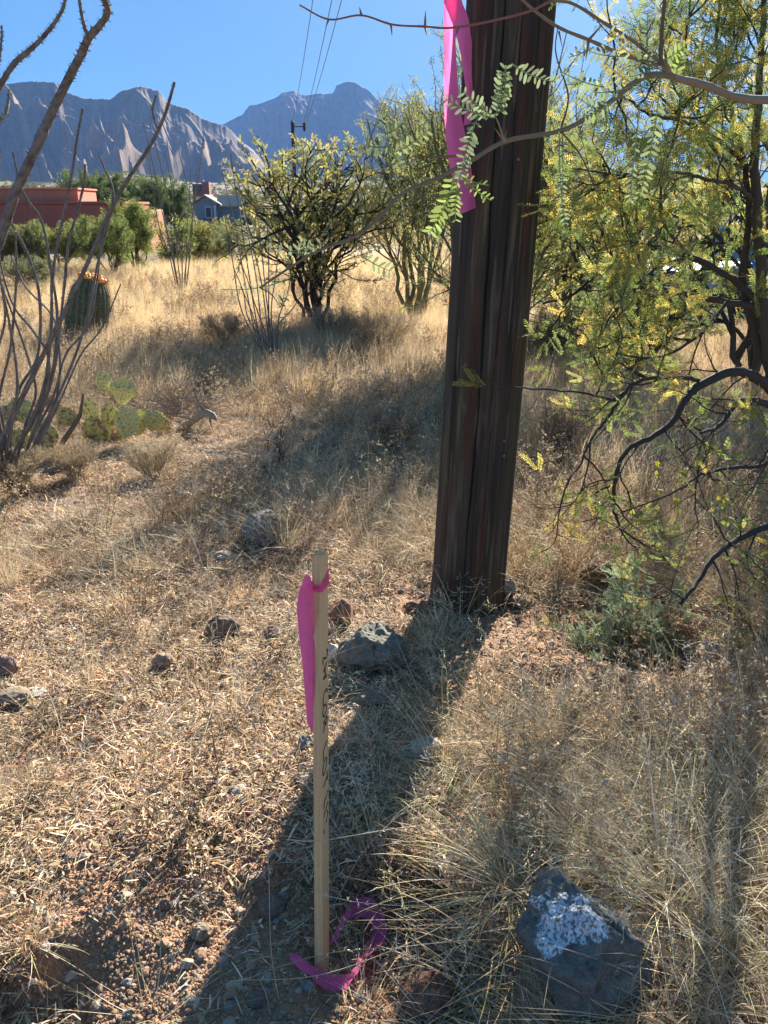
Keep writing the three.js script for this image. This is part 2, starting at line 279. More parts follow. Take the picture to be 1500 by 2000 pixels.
{
  const t = thing('utility_pole', 'weathered dark brown wooden utility pole with long drying cracks in the middle of the lot', 'pole', poleBase);
  t.quaternion.setFromUnitVectors(V(0, 1, 0), poleLean);
  const NA = 288, ys = []; for (let y = -0.3; y < 2.6; y += 0.022) ys.push(y); for (let y = 2.62; y < 9.4; y += 0.4) ys.push(y); ys.push(9.4);
  const r = mul(77), cracks = []; for (let i = 0; i < 9; i++) cracks.push({ a: r() * 6.283, y0: rr(r, -0.4, 2.0), len: rr(r, 0.3, 1.2), w: rr(r, 0.006, 0.011), d: rr(r, 0.002, 0.005), s: r() * 50 });
  for (const [a, w, d] of [[1.82, 0.02, 0.016], [1.42, 0.014, 0.010], [0.98, 0.013, 0.009], [2.5, 0.01, 0.006]]) cracks.push({ a, y0: -0.4, len: 3.2, w, d, s: a * 9 });
  const p = [], u = [], idx = [];
  ys.forEach((y, j) => {
    for (let i = 0; i <= NA; i++) {
      const a = i / NA * 2 * Math.PI, cx = Math.cos(a), cz = Math.sin(a);
      let R = lerp(0.128, 0.088, Math.min(1, Math.max(0, y) / 9.4)) + (y < 0.12 ? 0.006 * (0.12 - y) / 0.12 : 0);
      R += 0.0035 * n3(cx * 1.6, y * 0.5, cz * 1.6) + 0.0006 * n3(cx * 7, y * 0.35, cz * 7) + 0.0003 * n3(cx * 22, y * 0.8, cz * 22);
      for (const k of cracks) { const v = (y - k.y0) / k.len; if (v <= 0 || v >= 1) continue; let da = a - (k.a + 0.07 * n2(y * 0.9, k.s) + 0.012 * n2(y * 6, k.s)); da = Math.abs(Math.atan2(Math.sin(da), Math.cos(da))); const w = k.w * Math.min(1, 4 * v, 4 * (1 - v)); if (da < w) R -= k.d * (1 - da / w); }
      p.push(cx * R, y, cz * R); u.push(i / NA, (y + 0.3) / 2.75);
    }
  });
  for (let j = 0; j < ys.length - 1; j++) for (let i = 0; i < NA; i++) { const a = j * (NA + 1) + i; idx.push(a, a + NA + 1, a + 1, a + 1, a + NA + 1, a + NA + 2); }
  const g = new THREE.BufferGeometry(); g.setAttribute('position', new THREE.Float32BufferAttribute(p, 3)); g.setAttribute('uv', new THREE.Float32BufferAttribute(u, 2)); g.setIndex(idx); g.computeVertexNormals();
  part('shaft', g, new THREE.MeshStandardMaterial({ map: poleTex, bumpMap: poleTex, bumpScale: 0.0007, roughness: 0.85 }), t);
  for (const [a, y] of [[1.05, 0.62], [1.02, 0.57], [1.3, 1.42]]) { const n = part('nail', new THREE.CylinderGeometry(0.0045, 0.0045, 0.006, 8).rotateX(Math.PI / 2), new THREE.MeshStandardMaterial({ color: lin(0.16, 0.14, 0.12), roughness: 0.7, metalness: 0.4 }), t); n.position.set(Math.cos(a) * 0.1265, y, Math.sin(a) * 0.1265); n.rotation.y = Math.PI / 2 - a; }
  part('shaft_top', new THREE.ConeGeometry(0.088, 0.05, 24).translate(0, 9.42, 0), woodVC, t);
  const arm = part('crossarm', boxG(2.6, 0.11, 0.09, 0.5, 9.0, 0.13, 0.01), new THREE.MeshStandardMaterial({ color: lin(0.1, 0.075, 0.055), roughness: 0.9 }), t);
  const ins = new THREE.LatheGeometry([[0, 0], [0.02, 0], [0.02, 0.05], [0.05, 0.06], [0.045, 0.1], [0.02, 0.13], [0, 0.135]].map((q) => new THREE.Vector2(...q)), 16), im = new THREE.MeshPhysicalMaterial({ color: lin(0.2, 0.11, 0.07), roughness: 0.3 });
  for (const x of [0.75, 1.2, 1.65]) { const q = part('insulator', ins, im, arm); q.position.set(x, 9.055, 0.13); }
  // distant pole and the wires between
  const f = P(572, 262, 62); const fb = V(f.x, ground(f.x, f.z), f.z), fh = P(572, 240, 62).y - fb.y;
  const far = thing('utility_pole', 'distant slim dark pole with wires rising above the small yellow green tree', 'pole', fb);
  const dark = new THREE.MeshStandardMaterial({ color: lin(0.045, 0.035, 0.03), roughness: 0.9 });
  part('shaft', new MB().tube([V(0, -0.5, 0), V(0, fh, 0)], [0.17, 0.12], 12).geo(), dark, far);
  part('pole_cap', new THREE.ConeGeometry(0.13, 0.3, 10).translate(0, fh + 0.15, 0), im, far);
  part('bracket', boxG(0.95, 0.06, 0.06, 0.45, fh - 0.25, 0), dark, far);
  const tr = part('insulator', new THREE.LatheGeometry([[0, -0.3], [0.06, -0.3], [0.12, -0.1], [0.08, 0.1], [0.13, 0.2], [0, 0.3]].map((q) => new THREE.Vector2(...q)), 10).translate(0.85, fh - 0.25, 0), dark, far);
  const wireM = new THREE.MeshStandardMaterial({ color: lin(0.05, 0.05, 0.055), roughness: 0.5, metalness: 0.4 });
  [[0.06, 0.25, 0.75, 'leftmost thin overhead wire against the sky, ending at the tip of the distant pole'], [0.8, -0.1, 1.2, 'middle one of the three thin overhead wires above the right peak'], [0.92, -0.22, 1.65, 'rightmost thin overhead wire running down to the hanging insulator of the distant pole']].forEach(([fx, fy, ax, label]) => {
    const A = V(fb.x + fx, fb.y + fh + fy, fb.z), B = V(ax, 9.2, 0.13).applyQuaternion(t.quaternion).add(poleBase), pts = [];
    for (let i = 0; i <= 60; i++) { const q = i / 60; const w = V().lerpVectors(A, B, q); w.y -= 0.55 * 4 * q * (1 - q); pts.push(w); }
    single('overhead_wire', new MB().tube(pts, 0.013, 6).geo(), wireM, label, 'wire', null, 'overhead wires');
  });
}

// ------------------------------------------------------------------ pink flagging tape
const pinkMat = mat({ color: lin(1.0, 0.2, 0.47), transmission: 0.66, roughness: 0.97, specularIntensity: 0.4, name: 'pink_vinyl' });
function ribbon(list, n, bend = 0) { // list of [point, half width vector]; a film with a little thickness
  const c = new THREE.CatmullRomCurve3(list.map((e) => e[0]), false, 'centripetal'), h = new THREE.CatmullRomCurve3(list.map((e) => e[1]), false, 'centripetal');
  const m = new MB(), K = 6; const t = V();
  for (let i = 0; i <= n; i++) {
    const s = i / n, p = c.getPoint(s), w = h.getPoint(s); t.subVectors(c.getPoint(Math.min(1, s + 0.01)), c.getPoint(Math.max(0, s - 0.01))).normalize(); const nn = V().crossVectors(t, w).normalize();
    for (let k = 0; k <= K; k++) { const q = k / K * 2 - 1, b = (bend * (q * q - 0.4) + 0.05 * Math.sin(q * 5 + s * 9) + 0.05 * Math.sin(s * 31 + q * 3) + 0.07 * n2(s * 14 + q * 1.5, q * 2 + s * 4) + 0.03 * Math.abs(n2b(s * 30 - q * 4, 3))) * w.length(); m.v(p.x + w.x * q + nn.x * b, p.y + w.y * q + nn.y * b, p.z + w.z * q + nn.z * b, k / K, s); }
  }
  for (let i = 0; i < n; i++) for (let k = 0; k < K; k++) { const a = i * (K + 1) + k; m.quad(a, a + 1, a + K + 2, a + K + 1); }
  return m.geo();
}
const rib = (D) => (l) => { const A = P(l[0], l[1], D + (l[4] ?? 0)), B = P(l[2], l[3], D + (l[4] ?? 0) + (l[5] ?? 0)); return [A.clone().add(B).multiplyScalar(0.5), B.clone().sub(A).multiplyScalar(0.5)]; };
{
  const t = thing('flagging_tape', 'pink flagging tape with two tails hanging on the left edge of the big pole', 'ribbon');
  const R = rib(2.33);
  part('tail', ribbon([[872, -120, 888, -122], [868, -40, 894, -42], [866, 20, 891, 16, 0, 0.01], [866, 90, 888, 86, 0, 0.015], [866, 160, 893, 156, 0, 0.01], [868, 230, 901, 226], [872, 285, 912, 280], [880, 330, 920, 326, 0, -0.01], [890, 375, 926, 372], [898, 419, 929, 406]].map(R), 60, 0.35), pinkMat, t);
  part('tail', ribbon([[880, -120, 898, -122], [876, -40, 900, -44, 0.02], [872, 2, 900, -4, 0.02], [886, 50, 915, 44, 0.02, 0.015], [896, 100, 921, 94, 0.02, 0.02], [905, 150, 930, 145, 0.02, 0.01], [910, 200, 932, 196, 0.02], [905, 245, 934, 238, 0.02]].map(R), 50, 0.3), pinkMat, t);
  const ringP = [], y = P(880, -130, 2.33).y - poleBase.y; const q = new THREE.Quaternion().setFromUnitVectors(V(0, 1, 0), poleLean);
  for (let i = 0; i <= 40; i++) { const a = i / 40 * 6.283; ringP.push([V(Math.cos(a) * 0.126, y + 0.02 * Math.sin(a), Math.sin(a) * 0.126).applyQuaternion(q).add(poleBase), V(0, 0.013, 0)]); }
  part('wrap', ribbon(ringP, 60), pinkMat, t);
  const kn = new THREE.IcosahedronGeometry(0.016, 2); kn.scale(1, 1.3, 0.8); const kp = P(884, -128, 2.335); kn.translate(kp.x, kp.y, kp.z); part('knot', kn, pinkMat, t);
}

// ------------------------------------------------------------------ survey stake
const stakeTop = P(625, 1080, 1.255), stakeFoot = P(629, 1893, 1.075);
{
  const axis = stakeTop.clone().sub(stakeFoot), L = axis.length(); axis.normalize();
  const t = thing('survey_stake', 'pale wooden survey stake with black handwriting on its side, standing in front of the pole', 'stake', stakeFoot);
  const yaw = -18 * Math.PI / 180, zf = V(Math.sin(yaw), 0, Math.cos(yaw)); zf.addScaledVector(axis, -zf.dot(axis)).normalize(); const xf = V().crossVectors(axis, zf);
  t.quaternion.setFromRotationMatrix(M4().makeBasis(xf, axis, zf));
  const w = 0.0172, d = 0.034;
  const woodT = tex(256, 1024, (u, v) => { const x = u * 4, wv = 0.25 * n2(v * 2.1, u * 0.6); const g = Math.sin((x * 7 + wv * 4 + 0.5 * n2(v * 1.2 + 7, x * 0.7)) * 3.1) * 0.5 + 0.5, f = n2(x * 55, v * 6), ff = n2b(x * 150, v * 14); const k = 1 - 0.12 * g + 0.07 * f + 0.05 * ff, spot = n2(u * 9 + 4, v * 26) > 0.86 ? 0.72 : 1; return [0.74 * k * spot, 0.46 * k * spot, 0.22 * k * spot]; }, true);
  const g = new RoundedBoxGeometry(w, L + 0.2, d, 2, 0.0012); g.translate(0, (L + 0.2) / 2 - 0.2, 0);
  const uv = g.attributes.uv, pos = g.attributes.position; for (let i = 0; i < uv.count; i++) uv.setXY(i, (pos.getX(i) + pos.getZ(i)) * 8 + 0.5, pos.getY(i) * 1.1);
  part('lath', g, new THREE.MeshStandardMaterial({ map: woodT, bumpMap: woodT, bumpScale: 0.0006, roughness: 0.8 }), t);
  // handwriting: strokes as [along the stake (reading down), across (0 front edge .. 1 back edge)]
  const S = [
    [[1256, .78], [1253, .92], [1262, .93], [1268, .62], [1264, .2], [1272, .12], [1276, .2]],
    [[1276, .86], [1290, .2], [1285, .5], [1299, .55], [1302, .15], [1299, .85]].map(([a, b], i) => [a + (i > 3 ? 2 : 0), b]),
    [[1335, .9], [1327, .8], [1331, .35], [1345, .12], [1355, .2]],
    [[1355, .2], [1354, .6], [1362, .72], [1372, .5], [1374, .2], [1366, .08], [1357, .15]],
    [[1386, .1], [1379, .78], [1388, .82], [1392, .55], [1385, .42]], [[1387, .45], [1394, .35], [1405, .18]],
    [[1425, .85], [1438, .15], [1458, .12]],
    [[1457, .75], [1466, .75], [1480, .45], [1485, .12], [1472, .05], [1460, .35], [1456, .7]],
    [[1485, .82], [1503, .85]], [[1495, .8], [1509, .12]],
    [[1525, .85], [1530, .92]], [[1531, .78], [1540, .3], [1551, .2]],
    [[1547, .9], [1556, .7], [1563, .25], [1570, .2]], [[1563, .82], [1572, .9], [1585, .55]],
    [[1579, .3], [1580, .34]], [[1584, .28], [1585, .3]], [[1592, .2], [1601, .16]],
  ];
  const X = w / 2 + 0.0005, ink = mat({ color: lin(0.012, 0.012, 0.016), roughness: 0.6 });
  for (const s of S) {
    const pts = s.map(([py, v]) => V(X, (1893 - py) / (1893 - 1080) * L - 0.004, d / 2 - 0.004 - v * (d - 0.008)));
    const c = s.length > 4 && s[0][0] !== 1276 ? smooth(pts, pts.length * 4) : pts.flatMap((q, i) => i ? [pts[i - 1].clone().lerp(q, 0.34), pts[i - 1].clone().lerp(q, 0.67), q] : [q]), sides = c.map((q, i) => { const a = c[Math.max(0, i - 1)], b = c[Math.min(c.length - 1, i + 1)]; return V(0, b.z - a.z, a.y - b.y).normalize(); });
    part('pen_stroke', new MB().strip(c, c.map(() => 0.0017), sides).geo(), ink, t);
  }

  // tape tied round the stake
  const k = thing('flagging_tape', 'pink flagging tape knotted near the top of the survey stake with one long tail', 'ribbon');
  const toW = (x, y, z) => V(x, y, z).applyQuaternion(t.quaternion).add(stakeFoot), yk = L * (1 - 55 / 813);
  for (const [off, sl, hh] of [[0, 0.012, 0.006], [-0.006, 0.006, 0.005]]) { const loop = []; for (const [x, z, dy] of [[-1, 1, 0], [0, 1.02, -0.002], [1, 1, 0], [1.03, 0.3, 0.004], [1.02, -0.5, 0.012], [1, -1, 0.018], [0, -1.03, 0.014], [-1, -1, 0.008], [-1.03, 0, 0.002], [-1, 1, 0]]) loop.push([toW(x * (w / 2 + 0.001 + off * -0.1), yk + off + dy * (sl / 0.012), z * (d / 2 + 0.001 + off * -0.1)), V(0, hh * (0.7 + 0.3 * x), 0)]); part('wrap', ribbon(loop, 60, 0.2), pinkMat, k); }
  const kn = new THREE.IcosahedronGeometry(0.0085, 2); kn.scale(1, 0.9, 0.9); const kp = toW(-w / 2 - 0.004, yk + 0.001, d / 2); kn.translate(kp.x, kp.y, kp.z); part('knot', kn, pinkMat, k);
  const Rk = rib(1.222);
  part('tail', ribbon([[597, 1121, 605, 1124], [593, 1132, 609, 1135], [586, 1150, 611, 1152, -0.004], [581, 1175, 612, 1177, -0.006, -0.004], [581, 1200, 613, 1202, -0.007, -0.006], [584, 1240, 614, 1242, -0.012], [590, 1290, 615, 1290, -0.025], [594, 1330, 615, 1332, -0.03, -0.004], [597, 1370, 613, 1374, -0.04], [599, 1405, 612, 1412, -0.047], [602, 1418, 611, 1432, -0.05]].map(Rk), 70, 0.25), pinkMat, k);
}
{ // loose tape on the ground
  const t = thing('flagging_tape', 'loose loop of pink flagging tape lying on the dirt at the foot of the stake', 'ribbon');
  const W = (px, py, up, hw, tw) => { const g = G(px, py); const s = mpp(g); g.y += up; const a = tw; return [g, V(Math.cos(a) * hw * s, Math.abs(Math.sin(a)) * hw * s * 0.75 + 0.0035, -Math.sin(a) * hw * s)]; };
  const n = 80;
  part('loop', ribbon([W(646, 1868, 0.03, 18, 0.5), W(662, 1842, 0.04, 17, 0.7), W(676, 1818, 0.044, 13, 1.0), W(700, 1804, 0.044, 12, 1.4), W(724, 1808, 0.044, 13, 1.3), W(738, 1826, 0.04, 13, 0.3), W(741, 1848, 0.034, 15, -0.2), W(732, 1868, 0.028, 14, -0.5), W(716, 1880, 0.024, 12, -0.9), W(703, 1890, 0.024, 8, -0.8)], n, 0.2), pinkMat, t);
  part('loop', ribbon([W(712, 1895, 0.026, 8, 0.2), W(700, 1904, 0.026, 9, 0.4), W(695, 1920, 0.024, 8, 0.2), W(684, 1932, 0.022, 9, 1.2), W(660, 1937, 0.022, 9, 1.5), W(640, 1933, 0.022, 11, 1.7), W(618, 1922, 0.024, 14, 2.2), W(600, 1910, 0.026, 15, 2.3), W(582, 1899, 0.026, 11, 2.2), W(568, 1892, 0.028, 6, 2.2)], n, 0.2), pinkMat, t);
  const q = W(703, 1897, 0.026, 5, 0)[0], kn = new THREE.IcosahedronGeometry(0.0075, 2); kn.scale(1.2, 0.8, 1); kn.translate(q.x, q.y, q.z); part('knot', kn, pinkMat, t);
}

// ------------------------------------------------------------------ rocks
const graniteTex = tex(512, 512, (u, v) => { const a = tn(u, v, 8, 4), b = tn(u, v, 60, 7), c = tn(u, v, 170, 13); const d = c > 0.32 ? -0.2 : b > 0.34 ? 0.16 : 0; const k = 0.5 + 0.12 * a + 0.12 * b + 0.16 * c + d; return [k, k, k]; }, true);
const rockMats = new Map();
function rockMat(c, key) { if (!rockMats.has(key)) rockMats.set(key, new THREE.MeshStandardMaterial({ map: graniteTex, bumpMap: graniteTex, bumpScale: 0.006, vertexColors: true, color: lin(2, 2, 2), roughness: 0.95 })); return rockMats.get(key); }
function rockGeo(seed, w, h, d, cuts, col, opt = {}) {
  const r = mul(seed), g0 = new THREE.IcosahedronGeometry(1, opt.detail ?? 12); g0.deleteAttribute('normal'); g0.deleteAttribute('uv'); const g = mergeVertices(g0), pos = g.attributes.position, pl = [], c = [], u = [];
  for (let i = 0; i < cuts; i++) pl.push([rnd3(r), rr(r, 0.62, 0.92)]);
  const q = V(), s = seed * 1.37;
  for (let i = 0; i < pos.count; i++) {
    q.fromBufferAttribute(pos, i); const n0 = q.clone();
    for (const [n, k] of pl) { const dd = q.dot(n); if (dd > k) q.addScaledVector(n, (k - dd) * 0.93); }
    const f = 1 + 0.10 * n3(n0.x * 1.5 + s, n0.y * 1.5, n0.z * 1.5) + 0.045 * n3(n0.x * 4 + s, n0.y * 4, n0.z * 4) + 0.02 * n3(n0.x * 11 + s, n0.y * 11, n0.z * 11) + 0.008 * n3(n0.x * 30, n0.y * 30 + s, n0.z * 30);
    q.multiplyScalar(f);
    if (opt.crack) { const dd = Math.abs(n0.x - 0.12 - 0.07 * n2(n0.y * 3, 2)); if (dd < 0.035 && n0.z > -0.3) q.multiplyScalar(1 - 0.11 * (1 - dd / 0.035)); }
    q.set(q.x * w / 2, q.y * h / 2, q.z * d / 2); pos.setXYZ(i, q.x, q.y, q.z); u.push(q.x * 5 + q.y * 2.3, q.z * 5 + q.y * 4.1);
    const m = 0.85 + 0.25 * n3(n0.x * 2.5 + s, n0.y * 2.5, n0.z * 2.5) + 0.15 * n3(n0.x * 8 + s, n0.y * 8, n0.z * 8); let cc = [col[0] * m, col[1] * m, col[2] * m];
    if (opt.paint) { const k = opt.paint(n0, q); cc = [lerp(cc[0], 0.74, k), lerp(cc[1], 0.75, k), lerp(cc[2], 0.78, k)]; }
    c.push(...cc);
  }
  g.setAttribute('color', new THREE.Float32BufferAttribute(c, 3)); g.computeVertexNormals();
  const f = g.toNonIndexed(), fp = f.attributes.position, fn = f.attributes.normal, fu = new Float32Array(fp.count * 2); // box mapping, face by face
  for (let i = 0; i < fp.count; i += 3) { const a = [0, 0, 0]; for (let k = 0; k < 3; k++) { a[0] += fn.getX(i + k); a[1] += fn.getY(i + k); a[2] += fn.getZ(i + k); } const b = a.map(Math.abs), ax = b[0] > b[1] && b[0] > b[2] ? 0 : b[1] > b[2] ? 1 : 2; for (let k = 0; k < 3; k++) { const X = fp.getX(i + k), Y = fp.getY(i + k), Z = fp.getZ(i + k); fu[(i + k) * 2] = (ax === 0 ? Z : X) * 4.5 + s; fu[(i + k) * 2 + 1] = (ax === 1 ? Z : Y) * 4.5; } }
  f.setAttribute('uv', new THREE.BufferAttribute(fu, 2)); return f;
}
const GREY = [0.3, 0.275, 0.235], TAN = [0.34, 0.25, 0.17], RED = [0.27, 0.135, 0.085], BROWN = [0.24, 0.165, 0.12], PALE = [0.5, 0.45, 0.37], OLIVE = [0.24, 0.225, 0.175], PINK = [0.32, 0.2, 0.16];
const rocks = [];
[ // bottom pixel centre x, y, width px, height px, colour, cuts, label, depth ratio, options
  [727, 1318, 132, 92, OLIVE, 9, 'cracked grey granite boulder sitting between the stake and the pole', 0.8, { crack: 1, detail: 24 }],
  [664, 1222, 68, 50, RED, 7, 'rust red rock just behind the stake, left of the cracked boulder', 0.7],
  [434, 1242, 76, 36, BROWN, 6, 'flat tan brown rock alone in the left shade', 0.6],
  [318, 1318, 46, 40, TAN, 8, 'small pale angular rock on sunny litter at left', 0.8],
  [8, 1330, 52, 50, PINK, 6, 'pinkish brown rock cut by the left edge of the picture', 0.8],
  [516, 1066, 92, 62, GREY, 6, 'rounded grey granite boulder beyond the top of the stake', 0.8, { detail: 20 }],
  [410, 1042, 54, 24, GREY, 5, 'low grey rock left of the rounded granite boulder', 0.7],
  [683, 993, 36, 30, RED, 6, 'small rust rock in the shade left of the pole', 0.8],
  [352, 984, 46, 24, PALE, 6, 'pale grey rock among dry weeds below the prickly pear', 0.7],
  [1183, 1158, 92, 58, [0.2, 0.105, 0.066], 5, 'rounded brown rock on the rim of the pit behind the green sapling', 0.7, { detail: 20 }],
  [832, 1495, 66, 60, PALE, 5, 'pale rounded stone in the grass right of the stake', 0.8],
  [1148, 2030, 275, 235, [0.2, 0.185, 0.155], 7, 'large dark boulder with white paint on top at bottom right', 0.95, { detail: 58, embed: 0.26, paint: (n) => { const sx = n.x, sy = 0.62 * n.y - 0.79 * n.z, e = 0.08 * n3(n.x * 4, n.y * 4, n.z * 4) + 0.04 * n3(n.x * 13, n.y * 13, n.z * 13); return sst(0, 0.05, sx + 0.78 + e) * sst(0, 0.04, 0.16 - sx + e) * sst(0, 0.04, sy - 0.28 * sx - 0.02 + e) * sst(0, 0.06, 0.72 - sy + e) * (1 - 0.95 * sst(0.25, 0.4, n3(n.x * 13, n.y * 13, n.z * 13) + 0.6 * n3(n.x * 40, n.y * 40, n.z * 40) + 0.5 * sst(0.3, 0.7, sy))) * sst(-0.1, 0.1, n.z + 0.6 * n.y); } }],
  [528, 1795, 56, 36, BROWN, 5, 'smooth brown stone in shade under the cut bank left of the stake', 0.8],
  [551, 1768, 26, 28, GREY, 5, 'small upright grey stone behind the smooth brown one under the bank', 0.8],
  [990, 1172, 38, 46, [0.33, 0.3, 0.27], 6, 'grey stone wedged against the right side of the pole base', 0.8],
  [1020, 1188, 50, 22, TAN, 5, 'low tan stone right of the pole base', 0.7],
  [724, 1385, 74, 28, TAN, 5, 'flat tan stone in the shade below the cracked boulder', 0.6],
  [597, 1470, 32, 32, GREY, 6, 'dark grey stone touching the left side of the stake', 0.9],
  [648, 1292, 36, 32, [0.6, 0.56, 0.5], 7, 'whitish quartz rock between the stake and the cracked boulder', 0.8],
  [20, 1378, 66, 26, TAN, 4, 'flat pale slab at the left edge below the pinkish rock', 0.8],
  [66, 1364, 40, 12, PALE, 4, 'thin pale stone flake right of the flat slab at left', 0.8],
  [436, 1100, 44, 20, PALE, 5, 'whitish flat rock in front of the grey granite boulder', 0.7],
  [116, 1066, 28, 18, GREY, 5, 'small grey rock in dry grass at far left', 0.8],
  [820, 1205, 62, 28, RED, 6, 'reddish stone half buried left of the pole base', 0.7],
  [1388, 1278, 42, 20, PALE, 5, 'small pale stone right of the green sapling', 0.7],
  [1205, 1200, 30, 16, [0.3, 0.17, 0.11], 5, 'small orange stone beside the low curved branch at right', 0.8],
  [392, 1842, 44, 30, TAN, 6, 'small tan clod on the sunny dirt slope at bottom left', 0.8],
  [320, 1782, 26, 22, BROWN, 5, 'little brown stone on the sunny slope under the bank', 0.8],
  [530, 1250, 30, 26, PINK, 5, 'small pinkish stone in the shade left of the pink tape', 0.8],
  [525, 1333, 22, 18, GREY, 5, 'tiny grey pebble rock left of the hanging pink tape', 0.8],
  [420, 1482, 34, 20, BROWN, 5, 'small dark stone half buried in the litter at left centre', 0.8],
  [840, 1990, 120, 60, RED, 6, 'reddish stone under dry grass at the bottom edge', 0.8],
  [1085, 1715, 60, 40, TAN, 6, 'tan stone tucked in grass above the painted boulder', 0.8],
  [600, 1940, 30, 20, GREY, 5, 'small stone on the dirt left of the loose tape', 0.8],
  [500, 1970, 40, 26, BROWN, 5, 'brown stone in shade at the bottom edge', 0.8],
  [465, 1555, 40, 14, PALE, 4, 'flat white stone chip on the sunny litter left of the stake', 0.7],
].forEach(([px, py, w, h, col, cuts, label, dr, opt = {}], i) => {
  const g = G(px, Math.min(py, 1995)), s = mpp(g), W = w * s, H = h * s * 1.25, emb = opt.embed ?? 0.3;
  const o = single('rock', rockGeo(100 + i * 7, W, H, W * dr, cuts, col, { detail: 10, ...opt }), rockMat(col, 'g'), label, 'rock', V(g.x, g.y + H * (0.5 - emb * 0.8), g.z - W * dr * 0.35), 'rocks on the ground');
  o.rotation.y = opt.paint || opt.crack ? 0 : R0() * 0.6 - 0.3; rocks.push([o.position.x, o.position.z, W * 0.5]);
});

// ------------------------------------------------------------------ litter, gravel, grass
const STRAW = [0.62, 0.49, 0.34], PALEG = [0.72, 0.61, 0.46], GOLD = [0.66, 0.53, 0.32], DRAB = [0.36, 0.285, 0.2], RUST = [0.42, 0.26, 0.16], OLV = [0.31, 0.30, 0.12];
function blade(m, r, x, z, yaw, len, lean, droop, w, segs, col, y0 = 0) {
  const pts = [], hs = [], sd = []; let p = V(x, y0, z), a = lean; const wob = rr(r, -0.5, 0.5) / segs; let yw = yaw;
  for (let k = 0; k <= segs; k++) { pts.push(p.clone()); const t = k / segs; hs.push(w * (1 - t * t * 0.85) * 0.5); const tw = yw + Math.PI / 2 + t * 0.8; sd.push(V(Math.cos(tw), 0.25 * Math.sin(t * 3 + yaw), Math.sin(tw)).normalize()); const st = len / segs; p = p.clone().add(V(Math.sin(a) * Math.cos(yw) * st, Math.cos(a) * st, Math.sin(a) * Math.sin(yw) * st)); if (p.y < 0.002) p.y = 0.002 + r() * 0.006; a += droop / segs; yw += wob; }
  m.col = col; m.strip(pts, hs, sd); return pts;
}
function tuft(seed, n, len, spread, lean, droop, w, cols, segs = 4) { const r = mul(seed), m = new MB(); for (let i = 0; i < n; i++) { const a = r() * 6.283, q = Math.sqrt(r()) * spread; blade(m, r, Math.cos(a) * q, Math.sin(a) * q, a + rr(r, -0.7, 0.7), rr(r, ...len), rr(r, ...lean), rr(r, ...droop), rr(r, ...w), segs, jit(cols[(r() * cols.length) | 0], r, 0.3)); } return m.geo(); }
function seedy(seed, n, len, spread, lean, cols, heads = 12) { // thin culms with open panicles of spikelets
  const r = mul(seed), m = new MB();
  for (let i = 0; i < n; i++) {
    const a = r() * 6.283, q = Math.sqrt(r()) * spread, col = jit(cols[(r() * cols.length) | 0], r, 0.2);
    const pts = blade(m, r, Math.cos(a) * q, Math.sin(a) * q, a + rr(r, -1, 1), rr(r, ...len), rr(r, ...lean), rr(r, 0.2, 0.9), 0.0016, 7, col);
    for (let k = 0; k < heads; k++) { const t = 4 + r() * 2.99, b = pts[t | 0].clone().lerp(pts[(t | 0) + 1], t % 1), d = rnd3(r); d.y = d.y * 0.6 + 0.35; d.normalize(); const L = rr(r, 0.012, 0.04), e = b.clone().addScaledVector(d, L); m.col = col; m.strip([b, e], [0.0004, 0.0003], [V(1, 0, 0), V(1, 0, 0)]); for (let s = 0; s < 3; s++) { const d2 = rnd3(r).multiplyScalar(0.6).add(d).normalize(); m.col = jit(PALEG, r, 0.2); m.diamond(b.clone().lerp(e, 0.5 + s * 0.25), d2, V().crossVectors(d2, rnd3(r)).normalize(), rr(r, 0.005, 0.009), 0.0009); } }
  }
  return m.geo();
}
function forb(seed, H, nb, cols) { // dry leafy weed
  const r = mul(seed), m = new MB(), stems = 2 + (r() * 3 | 0);
  for (let s = 0; s < stems; s++) {
    const a = r() * 6.283, h = H * rr(r, 0.6, 1), top = V(Math.cos(a) * h * 0.4, h, Math.sin(a) * h * 0.4), mid = top.clone().multiplyScalar(0.5).add(rnd3(r).multiplyScalar(h * 0.07)); m.col = jit([0.33, 0.24, 0.15], r, 0.2);
    const c = smooth([V(), mid, top], 6); m.tube(c, (t) => 0.0016 * (1 - t * 0.6), 3);
    for (let b = 0; b < nb; b++) {
      const t = rr(r, 0.2, 1), p = c[Math.min(5, t * 6 | 0)].clone().lerp(c[Math.min(6, (t * 6 | 0) + 1)], (t * 6) % 1), d = rnd3(r); d.y = Math.abs(d.y) * 0.8; d.normalize(); const L = h * rr(r, 0.06, 0.22), e = p.clone().addScaledVector(d, L); m.col = jit([0.36, 0.27, 0.17], r, 0.2); m.tube([p, e], 0.0007, 3, false);
      const nl = 3 + (r() * 4 | 0); for (let l = 0; l < nl; l++) { const d2 = rnd3(r).multiplyScalar(0.9).add(d).normalize(); m.col = jit(cols[(r() * cols.length) | 0], r, 0.25); m.diamond(p.clone().lerp(e, rr(r, 0.3, 1)), d2, V().crossVectors(d2, rnd3(r)).normalize(), rr(r, 0.006, 0.016), rr(r, 0.0015, 0.0035)); }
    }
  }
  return m.geo();
}
